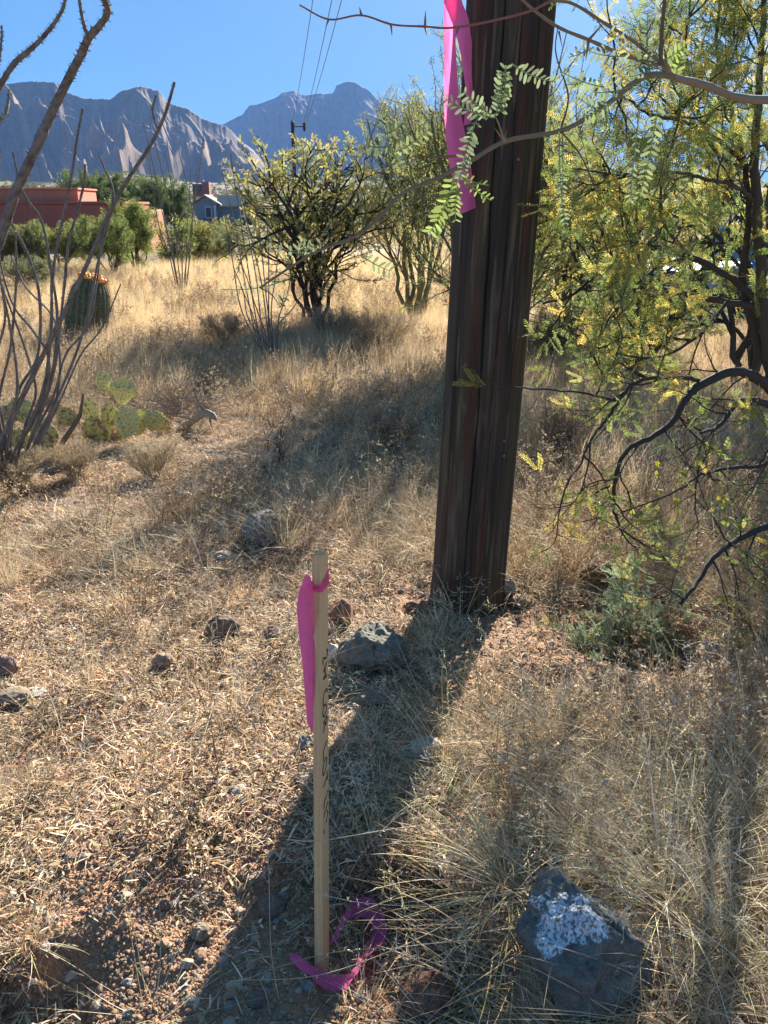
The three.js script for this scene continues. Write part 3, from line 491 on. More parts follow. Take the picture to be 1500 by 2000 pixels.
function litter(seed, n, rad, cols) { // short broken straw, curled flakes, lying on the soil
  const r = mul(seed), m = new MB();
  for (let i = 0; i < n; i++) {
    const a = r() * 6.283, q = Math.sqrt(r()) * rad, y = 0.001 + r() * r() * 0.016, yaw = r() * 6.283, L = rr(r, 0.008, 0.045) * (r() < 0.15 ? 1.6 : 1), flake = r() < 0.25, w = flake ? rr(r, 0.0015, 0.004) : rr(r, 0.0005, 0.0014), tilt = rr(r, -0.45, 0.45);
    const d = V(Math.cos(yaw) * Math.cos(tilt), Math.sin(tilt), Math.sin(yaw) * Math.cos(tilt)), p = V(Math.cos(a) * q, y + Math.max(0, -d.y * L), Math.sin(a) * q), s = V(-Math.sin(yaw), rr(r, -0.5, 0.5), Math.cos(yaw)).normalize();
    m.col = jit(cols[(r() * cols.length) | 0], r, 0.4); const LL = flake ? L * 0.45 : L;
    const k = p.clone().addScaledVector(d, LL * 0.5); k.y += rr(r, -0.12, 0.2) * LL; m.strip([p, k, p.clone().addScaledVector(d, LL)], [w * 0.7, w, w * 0.4], [s, s, s]);
  }
  return m.geo();
}
const pearAt = [[-1.5, -4.3], [-1.95, -4.15], [-1.05, -4.5]], open = (x, z) => 1 - Math.min(1, pearAt.reduce((a, q) => a + 1.5 * gauss((x - q[0]) * 1.3, z - q[1] - 0.3, 0.72), 0));
const clear = (x, z, k = 0.85) => { for (const q of rocks) { const dx = x - q[0], dz = z - q[1]; if (dx * dx + dz * dz < q[2] * q[2] * k * k) return false; } return Math.hypot(x - poleBase.x, z - poleBase.z) > 0.15; };
const bare = dirt;
const halfW = (D) => 0.56 * D + 0.4;
function scatter(seed, n, D0, D1, pow, accept) { const r = mul(seed), out = []; for (let i = 0, tries = 0; i < n && tries < n * 20; tries++) { const D = lerp(D0, D1, Math.pow(r(), pow)), w = halfW(D), x = rr(r, -w, w), z = -D; if (r() > accept(x, z, D) || !clear(x, z)) continue; out.push([x, ground(x, z), z, r]); i++; } return out; }
function normalTilt(x, z) { const e = 0.03; return [(ground(x, z + e) - ground(x, z - e)) / (2 * e), -(ground(x + e, z) - ground(x - e, z)) / (2 * e)]; }
function strew(name, geos, m, pts, size, tint, label, category, opt = {}) { // one object for each variant
  const lists = geos.map(() => []);
  pts.forEach(([x, y, z, r], i) => { const t = opt.flat ? normalTilt(x, z) : [rr(r, -0.12, 0.12), rr(r, -0.12, 0.12)], s = rr(r, ...size), c = tint ? jit(tint[(r() * tint.length) | 0], r, 0.16) : [1, 1, 1]; lists[i % geos.length].push({ m: place(x, y + (opt.lift ?? -0.003), z, r() * 6.283, opt.tall ? V(s, s * rr(r, 0.8, 1.25), s) : s, t[0], t[1]), c }); });
  const o = new THREE.Group(); o.name = numbered(name); tag(o, label, category, null, 'stuff'); scene.add(o);
  geos.forEach((g, i) => instanced(name + '_patch', g, m, lists[i], o));
  return o;
}
const W1 = [1, 1, 1];
{ // gravel and clods
  const r = mul(3), gs = []; for (let i = 0; i < 4; i++) { const g0 = new THREE.IcosahedronGeometry(1, 1); g0.deleteAttribute('normal'); g0.deleteAttribute('uv'); const g = mergeVertices(g0), p = g.attributes.position; for (let k = 0; k < p.count; k++) { const f = rr(r, 0.65, 1.15); p.setXYZ(k, p.getX(k) * f, p.getY(k) * f * 0.7, p.getZ(k) * f * 0.85); } const f = g.toNonIndexed(); f.computeVertexNormals(); f.setAttribute('color', new THREE.Float32BufferAttribute(new Float32Array(f.attributes.position.count * 3).fill(1), 3)); gs.push(f); }
  const gm = new THREE.MeshStandardMaterial({ roughness: 1, vertexColors: true });
  const pts = scatter(21, 26000, 0.72, 4.2, 1.5, (x, z) => 0.12 + 0.88 * bare(x, z));
  strew('gravel', gs, gm, pts, [0.0012, 0.0062], [[0.31, 0.175, 0.1], [0.27, 0.155, 0.088], [0.36, 0.25, 0.17], [0.22, 0.16, 0.12], [0.34, 0.2, 0.118]], 'small gravel and crumbs of red brown soil on the bare dirt', 'gravel', { lift: 0 });
  const big = scatter(22, 900, 0.72, 4.2, 1.3, (x, z) => 0.12 + 0.88 * bare(x, z));
  strew('gravel', gs, gm, big, [0.006, 0.015], [[0.28, 0.18, 0.11], [0.36, 0.28, 0.21], [0.24, 0.2, 0.17], [0.3, 0.19, 0.12]], 'scattered pebbles and soil clods on the bare dirt', 'gravel', { lift: 0 });
}
{ // litter
  const gs = []; for (let i = 0; i < 5; i++) gs.push(litter(200 + i, 66, 0.075, [STRAW, PALEG, DRAB, STRAW, RUST, [0.42, 0.36, 0.29], [0.2, 0.15, 0.1]]));
  const pts = scatter(31, 17000, 0.7, 6.2, 1.35, (x, z) => (1 - 0.93 * sst(0.25, 0.75, bare(x, z))) * (0.18 + 0.82 * sst(-0.45, 0.25, n2(x * 2.3, z * 2.3) + 0.5 * n2b(x * 6, z * 6))));
  strew('straw_litter', gs, strawMat, pts, [0.7, 1.35], [W1, [0.95, 0.82, 0.7], [1.05, 0.98, 0.86], [0.8, 0.68, 0.56]], 'broken dry straw and leaf litter covering the soil', 'litter', { flat: true });
}
{ // low dead tufts and lying blades over the near ground
  const lows = []; for (let i = 0; i < 5; i++) lows.push(tuft(300 + i, 26, [0.04, 0.13], 0.03, [0.2, 1.2], [0.2, 1.4], [0.0012, 0.0026], [STRAW, PALEG, DRAB, STRAW, GOLD]));
  strew('dry_grass', lows, strawMat, scatter(41, 2600, 0.72, 6.5, 1.1, (x, z) => (1 - 0.97 * sst(0.15, 0.5, bare(x, z))) * (0.15 + 0.85 * sst(-0.2, 0.5, n2(x * 1.7, z * 1.7))) * (x < 0.1 && z > -3.1 ? 0.45 : 1) * (0.3 + 0.7 * open(x, z))), [0.6, 1.3], [W1, [0.92, 0.82, 0.7], [1.05, 1, 0.9]], 'low dead grass tufts dotted over the litter', 'grass', { tall: true });
  // tangled long grass on the right and around the pole
  const tang = []; for (let i = 0; i < 6; i++) tang.push(tuft(330 + i, 46, [0.12, 0.34], 0.06, [0.5, 1.45], [0.2, 1.1], [0.001, 0.0024], [STRAW, PALEG, DRAB, STRAW, [0.38, 0.33, 0.17]], 6));
  const right = (x, z, D) => sst(0.0, 0.28, x - 0.02 + 0.15 * n2(x * 3, z * 3)) * (1 - sst(0.15, 0.5, bare(x, z))) * (z > -1.45 ? sst(0.16, 0.3, x) : 1) * (1 - 0.85 * gauss(x - 0.2, z + 2.1, 0.34));
  strew('tangled_grass', tang, strawMat, scatter(42, 620, 0.7, 3.2, 1.0, (x, z, D) => right(x, z, D) * 0.9 + 0.03), [0.6, 1.15], [W1, [0.9, 0.8, 0.68], [0.96, 0.94, 0.8], [0.75, 0.66, 0.55]], 'tangled long dry grass over the right foreground', 'grass');
  // thin standing weeds and seed stalks
  const st = []; for (let i = 0; i < 5; i++) st.push(seedy(360 + i, 4, [0.14, 0.34], 0.02, [0.05, 0.5], [STRAW, [0.44, 0.40, 0.2], PALEG], 9));
  strew('seed_stalks', st, strawMat, scatter(43, 520, 0.95, 5.0, 1.0, (x, z, D) => (1 - 0.9 * sst(0.2, 0.6, bare(x, z))) * (0.15 + 0.85 * sst(-0.1, 0.5, n2b(x * 1.3, z * 1.3))) * (x < -0.1 && D < 3.2 ? 0.3 : 1) * open(x, z)), [0.6, 1.1], [W1, [0.95, 0.95, 0.8]], 'thin seeding grass stalks standing over the litter', 'grass');
  // dry leafy weeds
  const fb = []; for (let i = 0; i < 6; i++) fb.push(forb(380 + i, 0.26, 15, [PALEG, STRAW, [0.5, 0.42, 0.31], [0.42, 0.31, 0.2]]));
  const left = (x, z, D) => Math.max(sst(-0.35, -0.9, x) * sst(2.9, 3.2, D + 0.2 * n2(x * 2, z)) * sst(4.0, 3.6, D), 0.45 * sst(3.2, 4.6, D), 0.45 * sst(0.3, 0.8, x) * sst(1.2, 1.6, D), 0.3 * gauss(x - poleBase.x, z - poleBase.z, 0.4), 0.05);
  strew('dry_weeds', fb, strawMat, scatter(44, 2000, 1.0, 8.0, 0.9, (x, z, D) => left(x, z, D) * (1 - 0.9 * sst(0.15, 0.5, bare(x, z))) * open(x, z)), [0.55, 1.15], [W1, [0.92, 0.82, 0.72], [1.0, 0.95, 0.85]], 'dry tan weeds with small curled leaves', 'weeds');
  strew('dry_weeds', fb, strawMat, scatter(45, 1500, 6, 15, 0.9, (x, z) => sst(-0.1, 0.45, n2(x * 0.5, z * 0.5)) + 0.08), [0.8, 1.5], [W1, [0.85, 0.75, 0.64], [0.7, 0.62, 0.52]], 'brownish dry weeds standing in the far golden grass', 'weeds');
}
{ // golden field of grass behind, up to the bushes
  const gs = []; for (let i = 0; i < 6; i++) gs.push(tuft(400 + i, 44, [0.16, 0.42], 0.07, [0.02, 0.55], [0.1, 0.9], [0.0016, 0.0036], [STRAW, GOLD, PALEG, STRAW], 4));
  const tall = (x, z, D) => { const edge = lerp(5.4, 3.2, sst(0.35, 0.8, x)) + 0.5 * n2(x * 0.9, z * 0.9) - 0.2 * sst(-0.8, -1.6, x); return open(x, z) * sst(edge, edge + 1.3, D) * (0.35 + 0.65 * sst(-0.5, 0.2, n2b(x * 0.7, z * 0.7))); };
  strew('field_grass', gs, fieldMat, scatter(51, 4200, 2.8, 9, 0.9, tall), [0.4, 0.85], [W1, [0.95, 0.85, 0.72], [1.04, 1.0, 0.9]], 'knee high golden dry grass across the lot', 'grass', { tall: true });
  strew('field_grass', gs, fieldMat, scatter(52, 9500, 8, 22, 0.85, () => 1), [0.5, 0.85], [[1.06, 0.98, 0.8], [1.1, 1.04, 0.88], [0.98, 0.9, 0.74]], 'pale golden grass in the sunny strip before the bushes', 'grass', { tall: true });
  strew('field_grass', gs, fieldMat, scatter(53, 5000, 20, 60, 0.8, (x, z) => 0.2 + 0.8 * sst(-0.2, 0.4, n2(x * 0.15, z * 0.15))), [1.0, 1.8], [[0.75, 0.7, 0.55], [0.66, 0.63, 0.48]], 'far dry grass between the bushes', 'grass', { tall: true });
  const sh = []; for (let i = 0; i < 5; i++) sh.push(tuft(420 + i, 26, [0.05, 0.2], 0.06, [0.3, 1.3], [0.2, 1.1], [0.0014, 0.003], [STRAW, DRAB, PALEG, [0.4, 0.31, 0.22]], 4));
  strew('dry_grass', sh, strawMat, scatter(54, 5000, 2.6, 8, 0.9, (x, z) => (0.35 + 0.65 * sst(-0.4, 0.3, n2(x * 1.1 + 4, z * 1.1))) * open(x, z)), [0.7, 1.3], [W1, [0.9, 0.8, 0.7]], 'short grey brown grass under the taller golden grass', 'grass', { tall: true });
}
// single clumps that stand out in the foreground
{
  const cl = (px, py, seed, n, len, lean, droop, w, cols, label, seeds) => { const g = G(px, py), t = thing('grass_clump', label, 'grass clump', V(g.x, g.y - 0.004, g.z), 'foreground grass clumps'); part('blades', tuft(seed, n, len, 0.03, lean, droop, w, cols, 8), strawMat, t, 'stuff'); if (seeds) part('seed_stalks', seedy(seed + 1, seeds, [len[1] * 0.8, len[1] * 1.25], 0.025, [0.1, 0.9], cols, 14), strawMat, t, 'stuff'); return t; };
  const Y = [STRAW, [0.46, 0.41, 0.2], PALEG, [0.4, 0.36, 0.17]];
  cl(1000, 1740, 501, 160, [0.14, 0.36], [0.25, 1.3], [0.4, 1.7], [0.0012, 0.0028], Y, 'thick arching dry grass clump left of the painted boulder', 9);
  cl(1300, 1780, 503, 190, [0.16, 0.42], [0.2, 1.3], [0.4, 1.8], [0.0012, 0.0028], Y, 'thick arching dry grass clump right of the painted boulder', 8);
  cl(1180, 1690, 505, 130, [0.12, 0.3], [0.4, 1.4], [0.6, 1.9], [0.0012, 0.0026], Y, 'grass clump hanging over the top of the painted boulder', 0);
  cl(870, 1560, 507, 70, [0.14, 0.38], [0.2, 1.3], [0.2, 1.2], [0.001, 0.002], [[0.42, 0.4, 0.2], STRAW, [0.36, 0.36, 0.18]], 'sparse greenish grass clump right of the middle of the stake', 10);
  cl(172, 1345, 509, 46, [0.08, 0.24], [0.05, 0.7], [0.1, 0.7], [0.0011, 0.0022], [GOLD, STRAW], 'golden upright grass clump near the left edge', 4);
  cl(20, 1150, 511, 90, [0.1, 0.32], [0.05, 0.8], [0.1, 0.8], [0.0012, 0.0024], [GOLD, STRAW], 'golden grass clump at the left edge above the pinkish rock', 3);
  cl(560, 1070, 513, 60, [0.14, 0.36], [0.1, 1.0], [0.2, 1.0], [0.0011, 0.0022], Y, 'arching grass clump in front of the rounded grey granite boulder', 6);
  cl(900, 1215, 515, 18, [0.1, 0.3], [0.4, 1.2], [0.0, 0.8], [0.0011, 0.0024], Y, 'leaning grass clump at the foot of the pole', 6);
  cl(60, 1840, 517, 60, [0.06, 0.2], [0.3, 1.3], [0.1, 0.9], [0.0008, 0.0016], Y, 'dry grass clump at the bottom left corner', 3);
  cl(300, 1990, 519, 40, [0.1, 0.26], [0.8, 1.5], [0.0, 0.5], [0.0008, 0.0016], Y, 'flattened grass clump along the bottom edge left of the stake', 2);
  cl(760, 1760, 521, 22, [0.15, 0.34], [0.3, 1.4], [0.1, 0.9], [0.001, 0.0018], Y, 'thin seeding grass clump right of the loose pink tape', 16);
  cl(960, 1960, 523, 90, [0.12, 0.36], [0.3, 1.4], [0.3, 1.5], [0.0012, 0.0024], Y, 'grass clump at the bottom edge left of the painted boulder', 4);
  cl(1440, 1560, 525, 120, [0.12, 0.38], [0.3, 1.3], [0.3, 1.5], [0.0012, 0.0026], Y, 'tangled grass clump at the right edge below the sapling', 6);
  cl(1450, 1900, 527, 120, [0.16, 0.4], [0.2, 1.3], [0.3, 1.5], [0.0012, 0.0026], Y, 'tall grass clump in the bottom right corner', 6);
  cl(1080, 1440, 529, 100, [0.1, 0.3], [0.4, 1.4], [0.2, 1.3], [0.0011, 0.0024], Y, 'straw coloured grass clump below the pit', 4);
  cl(1380, 1000, 531, 110, [0.2, 0.5], [0.02, 0.5], [0.1, 0.6], [0.0012, 0.0026], [[0.5, 0.36, 0.2], STRAW], 'tall upright tan grass clump under the right tree', 0);
  cl(1310, 1060, 533, 60, [0.2, 0.44], [0.02, 0.4], [0.1, 0.6], [0.0012, 0.0026], [[0.5, 0.34, 0.19], STRAW], 'upright rusty grass clump behind the brown rim rock', 0);
  // long single culms crossing in front of the stake
  const culm = (a, label, c = STRAW) => { const pts = smooth(a.map(([x, y, D]) => P(x, y, D)), 24), m = new MB(); m.col = c; m.tube(pts, (t) => 0.0011 * (1 - 0.5 * t), 4); const r = mul(a[0][0]); for (let k = 0; k < 16; k++) { const i = 15 + (r() * 9 | 0), d = rnd3(r); m.col = jit(PALEG, r, 0.2); m.diamond(pts[i], d, V().crossVectors(d, rnd3(r)).normalize(), 0.008, 0.0012); } single('grass_culm', m.geo(), strawMat, label, 'grass stalk', null, 'long single grass stalks'); };
  culm([[545, 1955, 0.99], [530, 1860, 1.03], [525, 1700, 1.1], [520, 1600, 1.16]], 'upright thin stalk left of the foot of the stake');
  culm([[560, 1640, 1.2], [640, 1640, 1.0], [760, 1620, 1.05], [870, 1608, 1.15]], 'thin stalk crossing the stake sideways below the lettering');
  culm([[1000, 1745, 1.1], [820, 1768, 1.0], [700, 1762, 0.98], [620, 1745, 1.0]], 'curved pale stalk reaching from the right across the lower stake', PALEG);
  culm([[900, 1790, 1.05], [780, 1850, 0.98], [620, 1905, 0.95], [450, 1915, 0.98]], 'long stalk crossing the foot of the stake above the loose tape');
  culm([[1000, 1420, 1.65], [900, 1500, 1.4], [720, 1650, 1.18], [655, 1760, 1.1]], 'long stalk slanting down from the right to the stake');
  culm([[440, 1930, 1.0], [540, 1890, 0.96], [640, 1862, 0.95], [760, 1850, 1.0]], 'thin stalk rising over the loose tape from the left', [0.4, 0.36, 0.2]);
  culm([[160, 1240, 2.1], [100, 1240, 2.0], [40, 1200, 1.95], [-10, 1180, 1.9]], 'arching stalk over the litter at the left edge', PALEG);
}

// ------------------------------------------------------------------ ocotillos
const ocoMat = mat({ vertexColors: true, roughness: 0.9 });
function ocoStem(pts, r0, r1, seed, thorns, sides = 8) {
  const r = mul(seed), m = new MB(), N = Math.max(24, pts.length * 8), c = smooth(pts, N), s = seed;
  m.col = [0.21, 0.19, 0.18];
  const st = m.n; m.tube(c, c.map((_, i) => lerp(r0, r1, i / N) * (1 + 0.13 * n2(i * 0.45, s) + 0.08 * n2b(i * 1.3, s))), sides);
  for (let i = st; i < m.n; i++) { const k = 0.75 + 0.35 * n3(m.p[i * 3] * 60, m.p[i * 3 + 1] * 25, m.p[i * 3 + 2] * 60) + (r() - 0.5) * 0.3; m.c[i * 3] *= k; m.c[i * 3 + 1] *= k; m.c[i * 3 + 2] *= k; }
  for (let i = 0; i < thorns; i++) { const q = r() * (N - 1), p = c[q | 0].clone().lerp(c[(q | 0) + 1], q % 1), tg = V().subVectors(c[(q | 0) + 1], c[q | 0]).normalize(), d = rnd3(r); d.addScaledVector(tg, -d.dot(tg)).normalize().addScaledVector(tg, 0.35).normalize(); const R = lerp(r0, r1, q / N), L = Math.min(0.011, 0.005 + R * 0.3) * rr(r, 0.6, 1.2); m.col = r() < 0.5 ? [0.3, 0.27, 0.23] : [0.14, 0.12, 0.1]; m.tube([p.clone().addScaledVector(d, R * 0.7), p.clone().addScaledVector(d, R + L)], [Math.max(0.0014, R * 0.2), 0.0004], 3); }
  return m.geo();
}
function ocotillo(label, base, stems, D0) { // stems: [[px,py]..., Dtop, width px at base, width px at tip, own base D]
  const t = thing('ocotillo', label, 'ocotillo', base); const inv = base.clone().negate();
  stems.forEach(([l, D1, w0, w1, Db], i) => { const n = l.length - 1, pts = l.map(([x, y], k) => P(x, y, lerp(Db ?? D0, D1, k / n)).add(inv)); const s0 = mpp(pts[0].clone().add(base)), s1 = mpp(pts[n].clone().add(base)), L = pts.reduce((a, p, k) => a + (k ? p.distanceTo(pts[k - 1]) : 0), 0); part('stem', ocoStem(pts, w0 * s0 * 0.29, w1 * s1 * 0.38, 600 + i * 13 + l[0][0], Math.min(420, L * 260 | 0), w0 > 5 ? 10 : 6), ocoMat, t); });
  return t;
}
ocotillo('thick thorny grey ocotillo stem with forked top leaning in at upper left', V(P(-170, 1180, 2.36).x, ground(P(-170, 1180, 2.36).x, -2.36), -2.36), [
  [[[-170, 1185], [-130, 900], [-70, 650], [-22, 520], [0, 468], [28, 382], [70, 290], [105, 212], [140, 142], [163, 98], [172, 76], [198, 46], [211, 22], [204, -4], [215, -60]], 2.0, 34, 12],
  [[[172, 76], [162, 40], [155, 0], [150, -60]], 1.98, 12, 7, 2.05],
  [[[-165, 1100], [-150, 600], [-60, 280], [0, 168], [30, 122], [62, 95], [90, 66], [110, 40], [126, 8], [131, -60]], 2.2, 20, 6],
  [[[-150, 900], [-80, 420], [-20, 260], [0, 235], [13, 220], [17, 200], [19, 176]], 2.6, 14, 5],
  [[[-120, 700], [-40, 330], [-8, 160], [2, 90], [4, 50]], 2.4, 10, 4]], 2.36);
{
  const b = G(22, 948);
  const B = [24, 946];
  ocotillo('many stemmed leafless ocotillo in front of the barrel cactus at left', b, [
    [[B, [4, 900], [2, 868], [32, 800], [75, 712], [110, 642], [150, 560], [186, 480], [216, 412], [250, 350], [290, 290], [320, 230], [341, 160]], 3.1, 18, 7],
    [[[310, 258], [298, 216], [305, 186]], 3.12, 8, 5, 3.2],
    [[B, [30, 880], [60, 832], [98, 745], [112, 620], [100, 530], [80, 430], [45, 375], [25, 297]], 3.7, 12, 5],
    [[B, [40, 870], [85, 760], [100, 640], [102, 545], [112, 480], [128, 400], [140, 340], [152, 262], [162, 211]], 3.5, 12, 5],
    [[B, [52, 880], [104, 730], [125, 565], [135, 470], [152, 410], [165, 350], [166, 320]], 3.6, 11, 5],
    [[B, [60, 880], [120, 760], [165, 640], [192, 510], [214, 425], [221, 372], [205, 330], [193, 302]], 3.9, 10, 4],
    [[B, [20, 860], [38, 760], [72, 700], [76, 570], [55, 500], [40, 468], [20, 430], [14, 388]], 3.4, 11, 5],
    [[B, [10, 880], [-4, 800], [20, 680], [30, 580], [32, 520], [30, 452]], 3.3, 10, 5],
    [[B, [14, 880], [34, 752], [20, 640], [12, 600], [-6, 520]], 3.2, 10, 5],
    [[B, [70, 870], [112, 772], [116, 680], [104, 620], [50, 560], [22, 500]], 3.9, 9, 4],
    [[B, [80, 860], [122, 772], [160, 690], [198, 642], [236, 555]], 4.2, 8, 3],
    [[B, [60, 860], [105, 772], [130, 690], [170, 640], [188, 560], [200, 470], [212, 440]], 3.9, 8, 4],
    [[B, [10, 850], [-10, 720], [10, 620], [0, 540]], 3.4, 9, 5],
    [[B, [50, 830], [70, 765], [52, 690], [5, 560], [-12, 500]], 3.6, 9, 4],
    [[B, [75, 820], [95, 700], [60, 640], [28, 600], [-6, 470], [0, 290]], 3.5, 9, 4]], 3.62);
}
{
  const b = G(352, 576), l = [], r = mul(9);
  for (const [x0, x1, y1, x2, y2] of [[352, 330, 400, 305, 290], [350, 318, 420, 280, 240], [356, 340, 410, 322, 300], [360, 366, 430, 372, 330], [358, 375, 420, 350, 300], [362, 376, 430, 398, 262], [350, 322, 430, 300, 330], [362, 380, 380, 384, 330], [348, 310, 440, 290, 300], [356, 348, 450, 366, 380]]) l.push([[[x0, 577], [(x0 + x1) / 2 + rr(r, -4, 4), 500], [x1, y1], [(x1 + x2) / 2 + rr(r, -3, 3), (y1 + y2) / 2], [x2, y2]], -b.z + rr(r, -0.5, 0.5), 4, 1.6]);
  ocotillo('tall thin ocotillo fan standing at the far edge of the golden grass', b, l, -b.z);
  const b2 = G(535, 735), l2 = [];
  for (const [x1, y1, x2, y2] of [[480, 560, 432, 330], [490, 560, 450, 300], [500, 540, 470, 390], [470, 600, 440, 430], [520, 580, 500, 400], [512, 560, 462, 340], [530, 600, 545, 470], [500, 600, 448, 470], [525, 560, 520, 420], [545, 620, 570, 520], [484, 620, 455, 520], [540, 640, 600, 560], [505, 650, 470, 560]]) l2.push([[[535 + rr(r, -8, 8), 736], [(535 + x1) / 2 + rr(r, -5, 5), 665], [x1, y1], [(x1 + x2) / 2 + rr(r, -6, 6), (y1 + y2) / 2], [x2, y2]], -b2.z + rr(r, -0.4, 0.5), 5, 2]);
  ocotillo('ocotillo of thin dark stems in front of the small yellow green tree', b2, l2, -b2.z);
  const b3 = G(38, 600);
  ocotillo('thin far ocotillo against the terracotta house', V(P(60, 560, 15).x, ground(P(60, 560, 15).x, -15), -15), [[[60, 560], [58, 470], [45, 400], [36, 360]], [[62, 560], [66, 460], [58, 400], [52, 355]], [[60, 560], [74, 470], [70, 400], [64, 365]], [[60, 560], [80, 480], [84, 420], [80, 372]]].map((l) => [l, 15, 2, 1]), 15);
}

// ------------------------------------------------------------------ prickly pears
const padMat = mat({ vertexColors: true, roughness: 0.75, specularIntensity: 0.4 });
function padGeo(w, h, th, seed, green, dead) {
  const g0 = new THREE.IcosahedronGeometry(1, 16); g0.deleteAttribute('normal'); g0.deleteAttribute('uv'); const g = mergeVertices(g0), p = g.attributes.position, c = []; const s = seed * 0.71;
  for (let i = 0; i < p.count; i++) {
    let x = p.getX(i), y = p.getY(i), z = p.getZ(i); const taper = 0.66 + 0.34 * sst(-1, 0.1, y), bite = dead > 0.45 ? 0.16 * sst(0.2, 0.7, n2(x * 2 + s, y * 2)) : 0;
    const e = 1 + 0.05 * n2(Math.atan2(y, x) * 1.5, s) - bite * sst(0.5, 0.9, Math.hypot(x, y)); const bulge = 1 + 0.25 * n3(x * 5 + s, y * 5, 0);
    p.setXYZ(i, x * w / 2 * taper * e, (y + 1) * h / 2 * e, z * th * 0.5 * bulge + 0.06 * w * n2(x * 1.1 + s, y * 1.1));
    const n = n3(x * 2.2 + s, y * 2.2, z * 0.4) + 0.5 * n3(x * 7 + s, y * 7, z), d = sst(0.75 - dead * 1.4, 0.95 - dead * 1.3, n), sc = sst(0.75, 0.95, n3(x * 9 - s, y * 9, z * 2)), k = 1 + 0.15 * n3(x * 4, y * 4 + s, z); const br = n > 0.9 - dead ? [0.21, 0.14, 0.085] : [0.32, 0.235, 0.13];
    c.push(lerp(lerp(green[0] * k, br[0], d), 0.4, sc * 0.4), lerp(lerp(green[1] * k, br[1], d), 0.34, sc * 0.4), lerp(lerp(green[2] * k, br[2], d), 0.2, sc * 0.4));
  }
  g.setAttribute('color', new THREE.Float32BufferAttribute(c, 3)); g.computeVertexNormals(); return g;
}
function areoles(w, h, th, seed) { // dark spine cushions on both faces and along the rim
  const m = new MB(), r = mul(seed), put = (x, y, z, n) => { m.col = jit([0.07, 0.035, 0.02], r, 0.3); const q = V(x, y, z); m.tube([q.clone().addScaledVector(n, -0.001), q.clone().addScaledVector(n, 0.0012)], [0.0036, 0.002], 5); for (let k = 0; k < 2; k++) { const d = rnd3(r).multiplyScalar(0.7).add(n).normalize(); m.col = [0.5, 0.42, 0.28]; m.tube([q, q.clone().addScaledVector(d, rr(r, 0.006, 0.02))], [0.0006, 0.0002], 3, false); } };
  for (let iy = 0; iy < 7; iy++) for (let ix = -3; ix <= 3; ix++) { const yy = (iy + 0.5 + rr(r, -0.2, 0.2)) / 7 * 2 - 1, xx = (ix + (iy % 2) * 0.5 + rr(r, -0.15, 0.15)) / 3.5 * 1.05; if (xx * xx + yy * yy > 0.8) continue; const t = 0.66 + 0.34 * sst(-1, 0.1, yy), zz = Math.sqrt(Math.max(0, 1 - xx * xx - yy * yy)); for (const sg of [1, -1]) put(xx * w / 2 * t, (yy + 1) * h / 2, sg * zz * th * 0.52 + 0.06 * w * n2(xx * 1.1 + seed * 0.71, yy * 1.1), V(0, 0, sg)); }
  for (let i = 0; i < 26; i++) { const a = i / 26 * 6.283, x = Math.cos(a), y = Math.sin(a); if (y < -0.8) continue; const t = 0.66 + 0.34 * sst(-1, 0.1, y); put(x * w / 2 * t, (y + 1) * h / 2, 0.06 * w * n2(x * 1.1 + seed * 0.71, y * 1.1), V(x, y, 0)); }
  return m.geo();
}
function pear(label, base, pads) {
  const t = thing('prickly_pear', label, 'cactus', base);
  pads.forEach(([px, py, w, h, rot, yaw, dD, green, dead], i) => { // px,py: bottom centre of the pad
    const p = P(px, py, -base.z + dD), s = mpp(p), W = w * s, H = h * s, th = 0.018; const q = part('pad', padGeo(W, H, th, 31 + i * 5, green, dead), padMat, t); q.position.copy(p).sub(base); q.rotation.set(0, yaw, rot, 'YXZ'); part('areoles', areoles(W, H, th, 31 + i * 5), woodVC, q, 'stuff');
  });
  return t;
}
{
  const LG = [0.62, 0.59, 0.24], MG = [0.44, 0.44, 0.18], OG = [0.54, 0.47, 0.18], BR = [0.38, 0.27, 0.17];
  const b = G(212, 868), b2 = G(96, 884);
  pear('prickly pear with round yellow green pads right of the leafless ocotillo', b, [
    [200, 872, 62, 60, 0.1, 0.3, 0.02, MG, 0.55], [184, 834, 36, 58, 0.12, -0.2, 0.04, LG, 0.3], [217, 838, 34, 50, -0.05, 0.5, 0.03, MG, 0.4], [206, 772, 34, 48, 0.06, -0.3, 0.02, LG, 0.1], [238, 790, 50, 56, -0.2, 0.15, 0.0, LG, 0.0], [246, 856, 50, 62, -0.2, 0.25, -0.06, LG, 0.0], [270, 848, 34, 52, -0.3, -0.4, 0.03, MG, 0.1], [296, 842, 44, 42, -0.35, 0.1, -0.02, OG, 0.05], [308, 840, 46, 40, -0.55, -0.5, 0.04, OG, 0.05], [226, 880, 44, 40, -0.4, 0.6, 0.0, MG, 0.6]]);
  const pp = pear('half brown prickly pear behind the lower ocotillo stems at left', b2, [
    [98, 884, 50, 62, 0.15, 0.4, -0.02, OG, 0.45], [80, 856, 48, 56, 0.2, -0.1, 0.03, MG, 0.3], [50, 828, 46, 54, 0.1, 0.35, 0.05, MG, 0.2], [36, 820, 34, 38, 0.9, 0.2, 0.04, [0.4, 0.33, 0.18], 0.35], [104, 812, 42, 40, -0.1, -0.3, 0.05, BR, 0.8], [114, 828, 42, 40, -0.95, 0.3, 0.0, OG, 0.35], [50, 880, 40, 48, 0.3, 0.5, 0.06, MG, 0.6]]);
  const m = new MB(); m.col = [0.17, 0.12, 0.08]; m.tube(smooth([P(120, 868, -b2.z), P(140, 838, -b2.z), P(156, 812, -b2.z), P(160, 790, -b2.z), P(163, 768, -b2.z)].map((q) => q.sub(b2)), 16), (t) => 0.016 * (1 - 0.6 * t), 7); part('dry_stalk', m.geo(), woodVC, pp);
}
